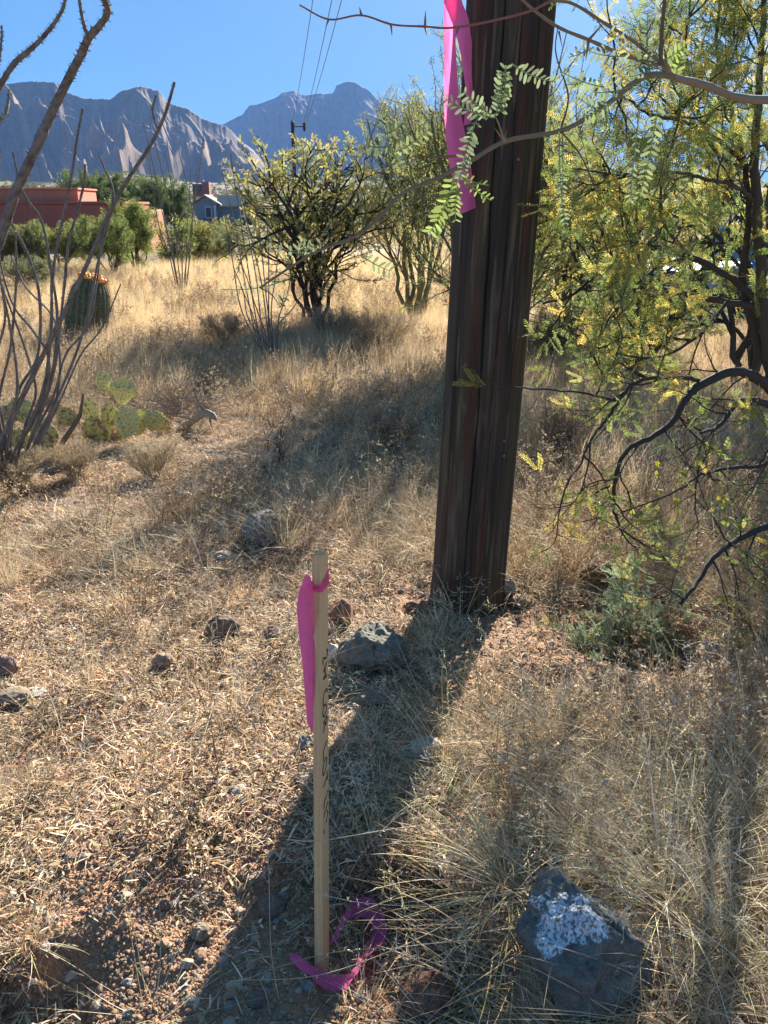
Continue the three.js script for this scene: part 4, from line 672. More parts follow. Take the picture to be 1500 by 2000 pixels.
{ // barrel cactus
  const b = G(160, 682), top = P(182, 542, -b.z + 0.15), ax = top.clone().sub(b), H = ax.length(), s = mpp(b);
  const t = thing('barrel_cactus', 'leaning ribbed barrel cactus with a crown of orange fruit in the golden grass', 'cactus', b); t.quaternion.setFromUnitVectors(V(0, 1, 0), ax.clone().normalize());
  const prof = [[0.0, 0.62], [0.1, 0.78], [0.25, 0.93], [0.45, 1.0], [0.65, 0.98], [0.8, 0.88], [0.9, 0.72], [0.96, 0.5], [1.0, 0.22], [1.005, 0]], R = 40 * s, NR = 22, NA = NR * 8, NY = 60, p = [], c = [], idx = [];
  for (let j = 0; j <= NY; j++) for (let i = 0; i <= NA; i++) { const y = j / NY, a = i / NA * 6.283 + y * 0.35, rib = Math.abs(Math.sin(i / NA * NR * Math.PI)), rad = interp(prof, y) * R * (0.86 + 0.14 * Math.pow(rib, 0.7)); p.push(Math.cos(a) * rad, y * H, Math.sin(a) * rad); const k = 0.85 + 0.25 * n3(Math.cos(a) * 4, y * 9, Math.sin(a) * 4); c.push(0.13 * k, 0.15 * k, 0.08 * k); }
  for (let j = 0; j < NY; j++) for (let i = 0; i < NA; i++) { const a = j * (NA + 1) + i; idx.push(a, a + NA + 1, a + 1, a + 1, a + NA + 1, a + NA + 2); }
  const g = new THREE.BufferGeometry(); g.setAttribute('position', new THREE.Float32BufferAttribute(p, 3)); g.setAttribute('color', new THREE.Float32BufferAttribute(c, 3)); g.setIndex(idx); g.computeVertexNormals(); part('body', g, padMat, t);
  const r = mul(71), m = new MB(); for (let i = 0; i < NR; i++) for (let j = 1; j < 26; j++) { const y = j / 26, a = (i + 0.5) / NR * 6.283 + y * 0.35, rad = interp(prof, y) * R, q = V(Math.cos(a) * rad, y * H, Math.sin(a) * rad), n = V(Math.cos(a), 0.2, Math.sin(a)); for (let k = 0; k < 5; k++) { const d = rnd3(r).multiplyScalar(0.9).add(n).normalize(); m.col = jit([0.38, 0.27, 0.2], r, 0.3); m.tube([q, q.clone().addScaledVector(d, rr(r, 0.02, 0.045))], [0.0012, 0.0004], 3, false); } }
  part('spines', m.geo(), woodVC, t, 'stuff');
  const fr = new THREE.LatheGeometry([[0, 0], [0.012, 0.004], [0.017, 0.018], [0.014, 0.034], [0.008, 0.04], [0.014, 0.052], [0.004, 0.05], [0, 0.048]].map((q) => new THREE.Vector2(...q)), 10), fm = new THREE.MeshPhysicalMaterial({ color: lin(0.75, 0.34, 0.04), roughness: 0.5 }), fm2 = new THREE.MeshPhysicalMaterial({ color: lin(0.7, 0.22, 0.03), roughness: 0.5 });
  for (let i = 0; i < 26; i++) { const ring = i < 16, a = (ring ? i / 16 : i / 10) * 6.283 + r() * 0.3, rad = R * (ring ? 0.55 : 0.3), o = part('fruit', fr, i % 3 ? fm : fm2, t); o.position.set(Math.cos(a) * rad, H * (ring ? 0.945 : 0.985), Math.sin(a) * rad); o.rotation.set(Math.sin(a) * 0.5, 0, -Math.cos(a) * 0.5); o.scale.setScalar(rr(r, 0.85, 1.2)); }
}

// ------------------------------------------------------------------ trees and bushes
function walk(r, p0, dir, len, segs, wig, up) { const pts = [p0.clone()], d = dir.clone(), p = p0.clone(); for (let i = 0; i < segs; i++) { d.add(rnd3(r).multiplyScalar(wig)); d.y += up; d.normalize(); p.addScaledVector(d, len / segs); pts.push(p.clone()); } return pts; }
function at(pts, t) { const q = Math.min(pts.length - 1.001, t * (pts.length - 1)), i = q | 0; return [pts[i].clone().lerp(pts[i + 1], q - i), V().subVectors(pts[i + 1], pts[i]).normalize()]; }
// grow twigs from given limbs; lv: [{n per metre, len, ang, r, wig, up, seg}]; leaves spots on the last level
function grow(r, limbs, lv, wood, spots, opt) {
  for (const L of limbs) {
    wood.col = jit(opt.bark, r, 0.2); wood.tube(L.pts, L.rad, L.lv === 0 ? 8 : L.lv === 1 ? 5 : 3);
    const k = lv[L.lv]; if (!k) { const len = L.len ?? 0.2, n = Math.max(1, Math.round(len / opt.gap)); for (let i = 0; i < n; i++) { const [p, t] = at(L.pts, 0.15 + 0.85 * (i + r()) / n); spots.push([p, t]); } continue; }
    if (L.lv > 0 && opt.midLeaves) for (let i = 0; i < opt.midLeaves; i++) { const [p, t] = at(L.pts, 0.3 + 0.7 * r()); spots.push([p, t]); }
    const len = L.pts.reduce((a, p, i) => a + (i ? p.distanceTo(L.pts[i - 1]) : 0), 0), n = Math.round(k.n * len + r() * 0.9), kids = [];
    for (let i = 0; i < n; i++) { const [p, t] = at(L.pts, lerp(k.from ?? 0.15, 1, Math.pow(r(), 0.85))), q = rnd3(r); q.addScaledVector(t, -q.dot(t)).normalize(); const d = t.clone().multiplyScalar(Math.cos(k.ang)).addScaledVector(q, Math.sin(k.ang)).normalize(), l = rr(r, ...k.len); const pts = walk(r, p, d, l, k.seg ?? 5, k.wig, k.up); if (opt.keep && !opt.keep(pts[pts.length - 1])) continue; kids.push({ pts, rad: (x) => k.r * (1 - 0.75 * x), lv: L.lv + 1, len: l }); }
    grow(r, kids, lv, wood, spots, opt);
  }
}
// feather leaf: two pinnae of paired leaflets, base at the origin, growing along +y
function featherLeaf(seed, L, pairs, pin, lw, ll, col) {
  const r = mul(seed), m = new MB();
  for (let k = 0; k < pin; k++) {
    const a = pin === 1 ? 0 : (k / (pin - 1) - 0.5) * 0.9, side = V(Math.cos(a), 0, 0.25 * (r() - 0.5)), c = []; for (let i = 0; i <= 5; i++) { const t = i / 5; c.push(V(Math.sin(a) * L * t, Math.cos(a) * L * t, -0.18 * L * t * t * (1 + r() * 0.6))); }
    m.col = [col[0] * 0.9, col[1] * 0.95, col[2]]; m.strip(c, c.map(() => L * 0.008), c.map(() => V(0.7, 0, 0.7)));
    for (let i = 0; i < pairs; i++) for (const s of [-1, 1]) { const t = 0.12 + 0.88 * (i + 0.5) / pairs, [p, tg] = at(c, t), d = V().crossVectors(tg, V(0, 0, 1)).multiplyScalar(s).addScaledVector(tg, 0.42).add(V(0, 0, rr(r, -0.25, 0.35))).normalize(), w = V().crossVectors(d, V(0, 0, 1)).add(V(0, 0, rr(r, -0.3, 0.3))).normalize(); m.col = jit(col, r, 0.18); const l = ll * (0.75 + 0.35 * Math.sin(t * 3)); const q = p.clone().addScaledVector(d, l); // rounded leaflet: hexagon
      const A = p.clone().addScaledVector(d, l * 0.28), B = p.clone().addScaledVector(d, l * 0.78), i0 = m.n; m.v(p.x, p.y, p.z); for (const [o, f] of [[A, 1], [B, 0.9]]) { m.v(o.x + w.x * lw * f, o.y + w.y * lw * f, o.z + w.z * lw * f); m.v(o.x - w.x * lw * f, o.y - w.y * lw * f, o.z - w.z * lw * f); } m.v(q.x, q.y, q.z); m.i.push(i0, i0 + 1, i0 + 2, i0 + 1, i0 + 3, i0 + 4, i0 + 1, i0 + 4, i0 + 2, i0 + 3, i0 + 5, i0 + 4); }
  }
  return m.geo();
}
function spray(seed, n, rad, len, wid, cols) { const r = mul(seed), m = new MB(); for (let i = 0; i < n; i++) { const p = rnd3(r).multiplyScalar(rad * Math.cbrt(r())), d = rnd3(r); d.y += 0.2; d.normalize(); m.col = jit(cols[(r() * cols.length) | 0], r, 0.3); m.diamond(p, d, V().crossVectors(d, rnd3(r)).normalize(), len * rr(r, 0.6, 1.3), wid * rr(r, 0.7, 1.2)); } return m.geo(); }
const GREEN = [0.18, 0.24, 0.08], YG = [0.36, 0.36, 0.11], YEL = [0.6, 0.46, 0.1], GREY_G = [0.27, 0.3, 0.165], DARKG = [0.085, 0.12, 0.045];
function leafList(r, spots, size, tints) { return spots.map(([p, t]) => { const d = rnd3(r).multiplyScalar(0.9).add(t).normalize(); return { m: basis(p, d, rr(r, ...size), r), c: jit(tints[(r() * tints.length) | 0], r, 0.2) }; }); }
function bush(name, label, category, px, py, D, w, top, seed, o) { // w: width px, top: top px row
  const p = P(px, py, D); p.y = ground(p.x, p.z); const s = mpp(p), H = P(px, top, D).y - p.y, Wd = w * s, r = mul(seed), limbs = [];
  const t = thing(name, label, category, p, o.group);
  for (let i = 0; i < o.stems; i++) { const a = i / o.stems * 6.283 + r() * 0.8, rad = Math.sqrt(rr(r, 0.15, 1)) * 0.40, tip = V(Math.cos(a) * rad * Wd, H * rr(r, 0.6, 0.95), Math.sin(a) * rad * Wd * 0.9), b = V(Math.cos(a) * 0.02 * H, -0.05, Math.sin(a) * 0.02 * H), mid = tip.clone().multiplyScalar(0.5).add(rnd3(r).multiplyScalar(0.1 * H)); const c = smooth([b, mid, tip], 12); limbs.push({ pts: c.map((q, k) => q.clone().add(rnd3(r).multiplyScalar(k ? 0.015 * H : 0))), rad: (x) => o.r0 * H * (1 - 0.8 * x), lv: 0 }); }
  const keep = (q) => { const e = (q.x / (Wd * 0.52)) ** 2 + (q.z / (Wd * 0.52)) ** 2; const y = q.y / H; return e < 1 && y < 1.03 && y > (o.low ?? 0.08) && e + ((y - 0.5) / 0.62) ** 2 * 0.8 < 1.05 + 0.35 * n3(q.x * 2.2 / Wd * 2, q.y * 4 / H, q.z * 4 / Wd + seed); };
  const wood = new MB(), spots = []; grow(r, limbs, o.lv(H), wood, spots, { bark: o.bark ?? [0.07, 0.06, 0.05], gap: o.gap * H, keep, midLeaves: o.mid });
  part('branches', wood.geo(), woodVC, t); if (spots.length) { const ls = leafList(r, spots, o.size.map((q) => q * H), o.tints); instanced('crown', o.leaf, leafMat, ls, t); }
  return t;
}
const W_ = [1, 1, 1];
const spr = spray(801, 18, 0.6, 0.5, 0.055, [W_, [1.1, 1.05, 0.9], [0.85, 0.9, 0.85]]), spr2 = spray(802, 10, 0.45, 0.55, 0.06, [W_, [1.1, 1.05, 0.9], [0.85, 0.9, 0.85]]);
const feathers = [0, 1, 2].map((i) => featherLeaf(810 + i, 1, 9, 2, 0.045, 0.17, W_));
const lvA = (H) => [{ n: 9 / H, len: [0.22 * H, 0.5 * H], ang: 0.75, r: 0.008 * H, wig: 0.35, up: 0.05, from: 0.25 }, { n: 14 / H, len: [0.1 * H, 0.26 * H], ang: 0.7, r: 0.0035 * H, wig: 0.3, up: 0.0, from: 0.1 }];
console.log('bushes');
bush('mesquite_tree', 'small yellow green mesquite with dark split trunk in the middle distance left of the pole', 'tree', 618, 652, 8.7, 370, 268, 21, { stems: 8, r0: 0.013, lv: (H) => [{ n: 11 / H, len: [0.25 * H, 0.55 * H], ang: 0.7, r: 0.009 * H, wig: 0.4, up: 0.08, from: 0.2 }, { n: 15 / H, len: [0.12 * H, 0.28 * H], ang: 0.7, r: 0.004 * H, wig: 0.35, up: 0.03, from: 0.1 }], gap: 0.017, leaf: feathers[0], size: [0.018, 0.032], tints: [YG, YG, GREY_G, [0.45, 0.4, 0.13], YEL, [0.3, 0.32, 0.14]], low: 0.2, bark: [0.05, 0.044, 0.04], group: 'mesquites on the lot' });
bush('palo_verde', 'tall twiggy palo verde mostly hidden behind the pole', 'tree', 960, 690, 6.9, 430, 55, 22, { stems: 8, r0: 0.012, lv: (H) => [{ n: 15 / H, len: [0.25 * H, 0.55 * H], ang: 0.6, r: 0.006 * H, wig: 0.25, up: 0.05, from: 0.15 }, { n: 40 / H, len: [0.12 * H, 0.3 * H], ang: 0.6, r: 0.0022 * H, wig: 0.2, up: 0.02, from: 0.1 }], gap: 0.018, leaf: spr2, size: [0.014, 0.026], tints: [GREY_G, [0.2, 0.21, 0.09], YG, [0.27, 0.25, 0.12]], low: 0.1, group: 'palo verdes by the pole', bark: [0.14, 0.145, 0.08] });
bush('palo_verde', 'wispy grey green palo verde between the small mesquite and the pole', 'tree', 812, 640, 9.8, 250, 178, 23, { stems: 8, r0: 0.012, lv: (H) => [{ n: 15 / H, len: [0.25 * H, 0.55 * H], ang: 0.6, r: 0.0045 * H, wig: 0.25, up: 0.05, from: 0.15 }, { n: 40 / H, len: [0.12 * H, 0.3 * H], ang: 0.6, r: 0.0022 * H, wig: 0.2, up: 0.02, from: 0.1 }], gap: 0.018, leaf: spr2, size: [0.014, 0.026], tints: [GREY_G, [0.2, 0.21, 0.09], YG, [0.27, 0.25, 0.12]], low: 0.1, group: 'palo verdes by the pole', bark: [0.14, 0.145, 0.08] });
const bushO = (tints, o = {}) => ({ stems: 8, r0: 0.014, lv: lvA, gap: 0.02, leaf: spr, size: [0.04, 0.075], tints, low: 0.05, group: 'desert bushes beyond the grass', ...o });
bush('desert_bush', 'dark green mesquite bush right behind the barrel cactus', 'bush', 222, 556, 15.5, 130, 420, 31, bushO([GREEN, DARKG, GREEN, YG]));
bush('desert_bush', 'feathery light green bush in front of the corner of the terracotta house', 'bush', 270, 556, 17, 130, 392, 32, bushO([[0.15, 0.19, 0.05], YG, GREEN]));
bush('desert_bush', 'olive green bush in front of the terracotta house wall', 'bush', 120, 548, 17.4, 200, 432, 33, bushO([GREEN, [0.2, 0.22, 0.08], YG, [0.24, 0.23, 0.1]], { gap: 0.016, size: [0.045, 0.08], stems: 11 }));
bush('desert_bush', 'dusty green bush at the left edge under the terracotta house', 'bush', 20, 545, 17, 150, 450, 34, bushO([[0.2, 0.21, 0.1], DARKG, [0.26, 0.24, 0.13]], { gap: 0.016, size: [0.045, 0.08], stems: 11 }));
bush('desert_bush', 'low pale bush left of the barrel cactus', 'bush', 60, 565, 13, 110, 500, 35, bushO([[0.17, 0.17, 0.08], GREY_G]));
bush('desert_bush', 'yellowish bush below the grey gabled house', 'bush', 405, 500, 27, 120, 432, 36, bushO([YG, [0.26, 0.22, 0.06], [0.15, 0.16, 0.06]]));
bush('desert_bush', 'green bush behind the tall thin ocotillo', 'bush', 345, 505, 24, 90, 425, 37, bushO([[0.14, 0.17, 0.05], YG, GREEN]));
bush('desert_bush', 'grey green bush left of the small mesquite', 'bush', 455, 545, 20, 90, 440, 38, bushO([GREY_G, [0.17, 0.17, 0.07]]));
bush('mesquite_tree', 'round dark green tree beyond the terracotta roof, the left one of two', 'tree', 190, 430, 88, 150, 334, 41, bushO([DARKG, GREEN, DARKG], { group: 'trees beyond the house' }));
bush('mesquite_tree', 'round dark green tree beyond the terracotta roof, the right one of two', 'tree', 300, 430, 92, 180, 342, 42, bushO([DARKG, GREEN, [0.1, 0.13, 0.04]], { group: 'trees beyond the house' }));
bush('desert_bush', 'green bush below the brick red hillside house', 'bush', 345, 425, 95, 70, 372, 43, bushO([GREEN, [0.13, 0.16, 0.05]], { group: 'trees beyond the house' }));
bush('desert_bush', 'thick dark green bush behind the right tree, in front of the blue vehicle', 'bush', 1230, 720, 6.4, 300, 560, 51, bushO([GREEN, [0.11, 0.13, 0.06], GREY_G], { leaf: feathers[1], size: [0.07, 0.11], gap: 0.07 }));
bush('desert_bush', 'olive bush between the pole and the right tree', 'bush', 1110, 640, 8.2, 230, 380, 52, bushO([GREY_G, YG, GREEN], { leaf: feathers[2], size: [0.05, 0.09], gap: 0.04 }));
bush('mesquite_tree', 'pale yellow green mesquite filling the gap between the pole and the near right tree', 'tree', 1240, 690, 6.2, 440, 262, 54, { ...bushO([YG, YG, YEL, GREEN, GREY_G]), leaf: feathers[2], size: [0.026, 0.042], gap: 0.026, stems: 8, low: 0.15, group: 'mesquites on the lot' });
bush('mesquite_tree', 'yellow green mesquite behind the thick near tree at the right edge', 'tree', 1480, 690, 5.4, 430, 110, 53, { ...bushO([GREEN, YG, YEL, GREEN, GREY_G]), leaf: feathers[1], size: [0.028, 0.045], gap: 0.03, stems: 8, low: 0.2 });

// dry shrubs
const dryO = (o = {}) => ({ stems: 16, r0: 0.006, lv: (H) => [{ n: 16 / H, len: [0.2 * H, 0.5 * H], ang: 0.5, r: 0.0035 * H, wig: 0.25, up: 0.08, from: 0.1 }, { n: 26 / H, len: [0.08 * H, 0.24 * H], ang: 0.6, r: 0.0018 * H, wig: 0.2, up: 0.03, from: 0.1 }], gap: 0.05, leaf: spr2, size: [0.02, 0.04], tints: [[0.36, 0.28, 0.19], [0.44, 0.35, 0.24], [0.3, 0.22, 0.15]], low: 0.0, bark: [0.2, 0.155, 0.12], group: 'dry shrubs in the grass', ...o });
bush('dry_shrub', 'wiry tan dry shrub at the foot of the palo verde', 'shrub', 740, 700, 7.2, 200, 610, 61, dryO());
bush('dry_shrub', 'pale pinkish dry shrub in front of the mesquite trunk', 'shrub', 655, 690, 7.6, 110, 595, 62, dryO({ tints: [[0.5, 0.4, 0.31], [0.44, 0.34, 0.26]] }));
bush('dry_shrub', 'dark twiggy dry shrub right of the pole below the olive bush', 'shrub', 1075, 690, 6.6, 90, 585, 63, dryO({ bark: [0.1, 0.08, 0.065] }));
bush('dry_shrub', 'greyish dry shrub left of the foot of the ocotillo by the small tree', 'shrub', 440, 680, 7.6, 120, 610, 64, dryO());
bush('dry_shrub', 'leafless dark twig shrub in the middle of the clearing', 'shrub', 545, 905, 3.95, 90, 790, 65, dryO({ stems: 6, gap: 9, bark: [0.075, 0.06, 0.055], lv: (H) => [{ n: 9 / H, len: [0.2 * H, 0.45 * H], ang: 0.6, r: 0.005 * H, wig: 0.3, up: 0.05 }, { n: 8 / H, len: [0.08 * H, 0.2 * H], ang: 0.6, r: 0.0025 * H, wig: 0.3, up: 0 }] }));
bush('dry_shrub', 'grey dead brush heap in the shade left of the pole', 'shrub', 770, 880, 4.2, 150, 800, 66, dryO({ bark: [0.16, 0.13, 0.11], gap: 0.12 }));
bush('dry_shrub', 'grey dead brush in the grass right of the pole', 'shrub', 1090, 860, 4.0, 150, 770, 67, dryO({ bark: [0.17, 0.14, 0.11], gap: 0.1 }));
bush('dry_shrub', 'pale feathery weed shrub below the cactus at left', 'shrub', 300, 930, 3.75, 160, 860, 68, dryO({ tints: [[0.5, 0.42, 0.3], [0.42, 0.34, 0.24]] }));
bush('dry_shrub', 'dark tangled dry shrub at the left edge under the ocotillo', 'shrub', 40, 960, 3.5, 170, 880, 69, dryO({ bark: [0.12, 0.09, 0.07] }));
bush('dry_shrub', 'brown dry weed shrub right of the second prickly pear base', 'shrub', 150, 920, 3.75, 130, 865, 70, dryO());
{ // weathered dead log with a broken stub, and the twig pile beside it
  const b = G(395, 838), t = thing('dead_log', 'weathered grey dead log with broken stubs right of the prickly pear', 'log', b), i = b.clone().negate(), q = (x, y, d) => P(x, y, -b.z + d).add(i), m = new MB(); m.col = [0.25, 0.21, 0.18];
  const c = smooth([q(350, 838, 0.05), q(378, 822, 0.02), q(398, 806, 0), q(415, 812, -0.03), q(424, 822, -0.05)], 20); m.tube(c, c.map((_, k) => 0.021 * (1 + 0.25 * n2(k * 0.5, 3)) * (k > 16 ? 1 - (k - 16) * 0.2 : 1)), 9); part('trunk', m.geo(), woodVC, t);
  for (const l of [[[398, 806, 0], [392, 795, 0], [386, 782, 0.02], [377, 760, 0.05]], [[410, 812, -0.02], [412, 828, -0.03], [420, 848, -0.05]], [[378, 822, 0], [360, 815, 0.03], [335, 812, 0.06]]]) { const s = new MB(); s.col = [0.2, 0.165, 0.14]; s.tube(smooth(l.map((e) => q(...e)), 10), (x) => 0.009 * (1 - 0.7 * x), 6); part('stub', s.geo(), woodVC, t); }
  const pb = G(325, 812), pt = thing('twig_pile', 'pile of thin grey dead twigs behind the log', 'twigs', pb), r = mul(91), tw = new MB();
  for (let k = 0; k < 120; k++) { const p = V(rr(r, -0.2, 0.28), rr(r, 0, 0.1) * r(), rr(r, -0.25, 0.1)), d = V(rr(r, -1, 1), rr(r, -0.1, 0.7), rr(r, -0.6, 0.6)).normalize(); tw.col = jit([0.26, 0.215, 0.19], r, 0.3); tw.tube(walk(r, p, d, rr(r, 0.1, 0.35), 5, 0.2, -0.04), (x) => 0.0028 * (1 - 0.6 * x), 4); } part('twigs', tw.geo(), woodVC, pt, 'stuff');
}

// ------------------------------------------------------------------ the big mesquite at the right, with its branch across the picture
const barkC = [0.06, 0.052, 0.046];
{
  const r = mul(123), base = P(1600, 1010, 2.9); base.y = ground(base.x, base.z);
  const t = thing('mesquite_tree', 'big near mesquite at the right edge with yellowing feathery leaves and dark crooked branches', 'tree', base), inv = base.clone().negate();
  const limbs = [], L = (l, D0, D1, w0, w1) => { const n = l.length - 1, p = l.map(([x, y], k) => P(x, y, lerp(D0, D1, k / n)).add(inv)), c = smooth(p, n * 5), s0 = mpp(p[0].clone().add(base)), s1 = mpp(p[n].clone().add(base)); c.forEach((q, k) => k && q.add(rnd3(r).multiplyScalar(0.003))); limbs.push({ pts: c, rad: (x) => lerp(w0 * s0, w1 * s1, x) / 2, lv: 0 }); };
  const trunk = new MB(); trunk.col = barkC; const tp = smooth([V(0, -0.15, 0), P(1580, 900, 2.88).add(inv), P(1535, 800, 2.85).add(inv), P(1500, 700, 2.82).add(inv)], 20); trunk.tube(tp, tp.map((_, k) => 0.045 * (1 - k * 0.022) * (1 + 0.1 * n2(k, 4))), 10); part('trunk', trunk.geo(), woodVC, t);
  L([[1500, 700], [1488, 560], [1480, 420], [1474, 310], [1482, 190], [1488, 70], [1500, -80]], 2.82, 2.6, 24, 9);
  L([[1525, 780], [1470, 640], [1450, 540], [1462, 440], [1455, 330], [1430, 220], [1400, 100], [1410, -40]], 2.85, 2.7, 17, 5);
  L([[1535, 800], [1500, 790], [1470, 780], [1440, 788], [1400, 834], [1368, 846]], 2.86, 2.5, 16, 6);
  L([[1535, 800], [1500, 756], [1470, 735], [1430, 726], [1376, 748], [1342, 775], [1322, 812], [1280, 850], [1222, 882], [1203, 932], [1200, 1000], [1212, 1034]], 2.84, 2.25, 22, 4);
  L([[1376, 748], [1340, 738], [1290, 738], [1240, 748], [1212, 780], [1182, 822], [1160, 850], [1130, 912], [1106, 938]], 2.65, 2.2, 9, 3);
  L([[1202, 782], [1150, 770], [1080, 762], [1010, 758], [960, 745], [905, 715]], 2.45, 2.1, 5, 2);
  L([[1500, 610], [1430, 545], [1348, 503], [1268, 483], [1218, 507], [1160, 540], [1110, 580], [1060, 592]], 2.82, 2.4, 15, 4);
  L([[1490, 600], [1420, 590], [1330, 572], [1282, 560], [1258, 520], [1240, 462], [1212, 402], [1190, 360], [1172, 300]], 2.82, 2.5, 14, 4);
  L([[1475, 340], [1420, 288], [1370, 254], [1312, 232], [1270, 224], [1228, 196], [1190, 180]], 2.75, 2.2, 10, 3);
  L([[1478, 400], [1440, 365], [1380, 350], [1340, 340], [1280, 338], [1190, 340], [1120, 330]], 2.75, 2.3, 9, 3);
  L([[1600, 1000], [1500, 1028], [1430, 1060], [1392, 1090], [1360, 1140], [1328, 1178]], 2.5, 2.08, 14, 8);
  L([[1540, 860], [1500, 905], [1430, 915], [1370, 926], [1332, 956]], 2.7, 2.35, 10, 4);
  L([[1348, 503], [1300, 440], [1290, 360], [1320, 260], [1330, 180]], 2.55, 2.3, 7, 3);
  L([[1455, 330], [1400, 300], [1360, 200], [1340, 100], [1350, -20]], 2.75, 2.5, 8, 3);
  L([[1348, 503], [1290, 520], [1230, 570], [1180, 640], [1150, 700]], 2.6, 2.3, 7, 3);
  L([[1420, 590], [1380, 640], [1330, 680], [1270, 700], [1200, 690]], 2.7, 2.5, 8, 3);
  const wood = new MB(), spots = [];
  grow(r, limbs, [{ n: 11, len: [0.12, 0.42], ang: 0.85, r: 0.0035, wig: 0.3, up: 0.05, from: 0.08, seg: 6 }, { n: 12, len: [0.06, 0.22], ang: 0.8, r: 0.0018, wig: 0.25, up: 0.03, from: 0.1 }], wood, spots, { bark: barkC, gap: 0.036, midLeaves: 4, keep: (q) => { const w = q.clone().add(base), d = depthOf(w), px = 750 + w.x / d * FPX; return px > 1030 || r() < 0.06; } });
  part('branches', wood.geo(), woodVC, t);
  // leaves thin out towards the bottom of the tree, as in autumn
  const lf = [0, 1, 2].map((i) => featherLeaf(830 + i, 0.075, 12, 2, 0.0016, 0.0095, W_)), tints = [GREEN, [0.18, 0.24, 0.06], YG, [0.2, 0.25, 0.08], YEL, [0.23, 0.26, 0.07], [0.4, 0.34, 0.08]];
  const kept = spots.filter(([p]) => { const w = p.clone().add(base); return w.y > 1.0 ? r() < 0.92 : w.y > 0.7 ? r() < 0.55 : r() < 0.2; });
  const near = kept.map((s) => [s, depthOf(s[0].clone().add(base))]).sort((a, b) => a[1] - b[1]).map((e) => e[0]);
  const lm = tints.map((c) => mat({ color: lin(...c), vertexColors: true, transmission: 0.5, roughness: 0.96, name: 'leaf' }));
  near.slice(0, 300).forEach(([p, tg], i) => { const o = part('leaf', lf[i % 3], lm[(r() * lm.length) | 0], t), d = rnd3(r).multiplyScalar(0.9).add(tg).add(V(0, -0.3, 0)).normalize(); basis(p, d, rr(r, 0.75, 1.25), r).decompose(o.position, o.quaternion, o.scale); });
  const rest = near.slice(300); [0, 1, 2].forEach((k) => instanced('crown', lf[k], leafMat, leafList(r, rest.filter((_, i) => i % 3 === k), [0.7, 1.25], tints), t));
  console.log('right tree leaves', kept.length);

  // the thorny branch that reaches close past the camera, with its own leaves
  const nb = new MB(); nb.col = [0.24, 0.2, 0.15];
  const N = (l, D0, D1, w0, w1, col) => { const n = l.length - 1, p = l.map(([x, y], k) => P(x, y, lerp(D0, D1, k / n)).add(inv)), c = smooth(p, n * 6), s0 = mpp(p[0].clone().add(base)), s1 = mpp(p[n].clone().add(base)); if (col) nb.col = col; nb.tube(c, (x) => lerp(w0 * s0, w1 * s1, x) / 2 * (1 + 0.12 * n2(x * n * 2.3, l[0][0]) + 0.1 * n2b(x * n * 7, l[0][1])), 8); return c; };
  N([[1750, 160], [1600, 185], [1500, 195], [1440, 190], [1375, 166], [1318, 150], [1296, 122]], 0.95, 0.74, 17, 13);
  const main = N([[1318, 150], [1262, 148], [1172, 214], [1100, 254], [985, 277], [918, 315], [850, 350], [784, 379], [745, 420], [704, 456], [612, 495], [540, 540], [508, 562]], 0.74, 0.66, 11, 4, [0.2, 0.165, 0.115]);
  N([[1290, 128], [1292, 70], [1298, 0], [1302, -60]], 0.74, 0.72, 9, 6, [0.15, 0.1, 0.08]);
  N([[1290, 122], [1250, 90], [1180, 45], [1115, 6], [1075, 2]], 0.74, 0.7, 7, 5, [0.2, 0.16, 0.11]);
  N([[1285, 128], [1200, 100], [1150, 78], [1092, 54], [1045, 22], [1010, -10]], 0.74, 0.7, 8, 6, [0.21, 0.17, 0.12]);
  const top = N([[1075, 2], [1040, 20], [965, 40], [902, 52], [868, 55], [830, 52], [766, 48], [706, 30], [642, 38], [585, 10]], 0.7, 0.66, 5, 3, [0.26, 0.12, 0.1]);
  N([[1097, 248], [1110, 190], [1085, 100], [1090, 50]], 0.69, 0.7, 4, 2, [0.14, 0.1, 0.08]); N([[1097, 258], [1135, 305], [1160, 365]], 0.69, 0.72, 4, 2, [0.14, 0.1, 0.08]);
  N([[704, 456], [708, 475], [706, 500]], 0.67, 0.67, 2, 1, [0.2, 0.17, 0.1]); N([[784, 379], [765, 330], [752, 260], [748, 240]], 0.67, 0.67, 3, 1.5, [0.17, 0.17, 0.1]); N([[985, 277], [975, 245], [968, 228]], 0.68, 0.68, 4, 2, [0.25, 0.23, 0.14]); N([[508, 562], [530, 575], [548, 600]], 0.66, 0.66, 3, 1.5, [0.2, 0.18, 0.1]);
  for (const [x, y, dx, dy] of [[985, 277, -20, -28], [985, 277, 4, -24], [642, 38, -6, 16], [706, 30, -4, -16], [764, 48, 2, 22], [764, 50, -8, -8], [830, 52, 1, -30], [830, 52, 4, 18], [895, 54, -6, 20], [1150, 78, 30, -34], [1150, 78, -6, 40], [1262, 70, 16, -36], [1092, 62, 6, 30], [612, 495, -6, -16], [900, 305, -72, 2]]) { nb.col = [0.22, 0.13, 0.1]; const a = P(x, y, 0.69).add(inv), b = P(x + dx, y + dy, 0.685).add(inv); nb.tube([a, b], [0.0012, 0.0002], 4); }
  part('near_branch', nb.geo(), woodVC, t);
  const nm = [[0.2, 0.25, 0.11], [0.24, 0.31, 0.09], [0.19, 0.23, 0.13], [0.34, 0.3, 0.1], [0.13, 0.17, 0.085]].map((c) => mat({ color: lin(...c), vertexColors: true, transmission: 0.45, roughness: 0.96, name: 'near_leaf' }));
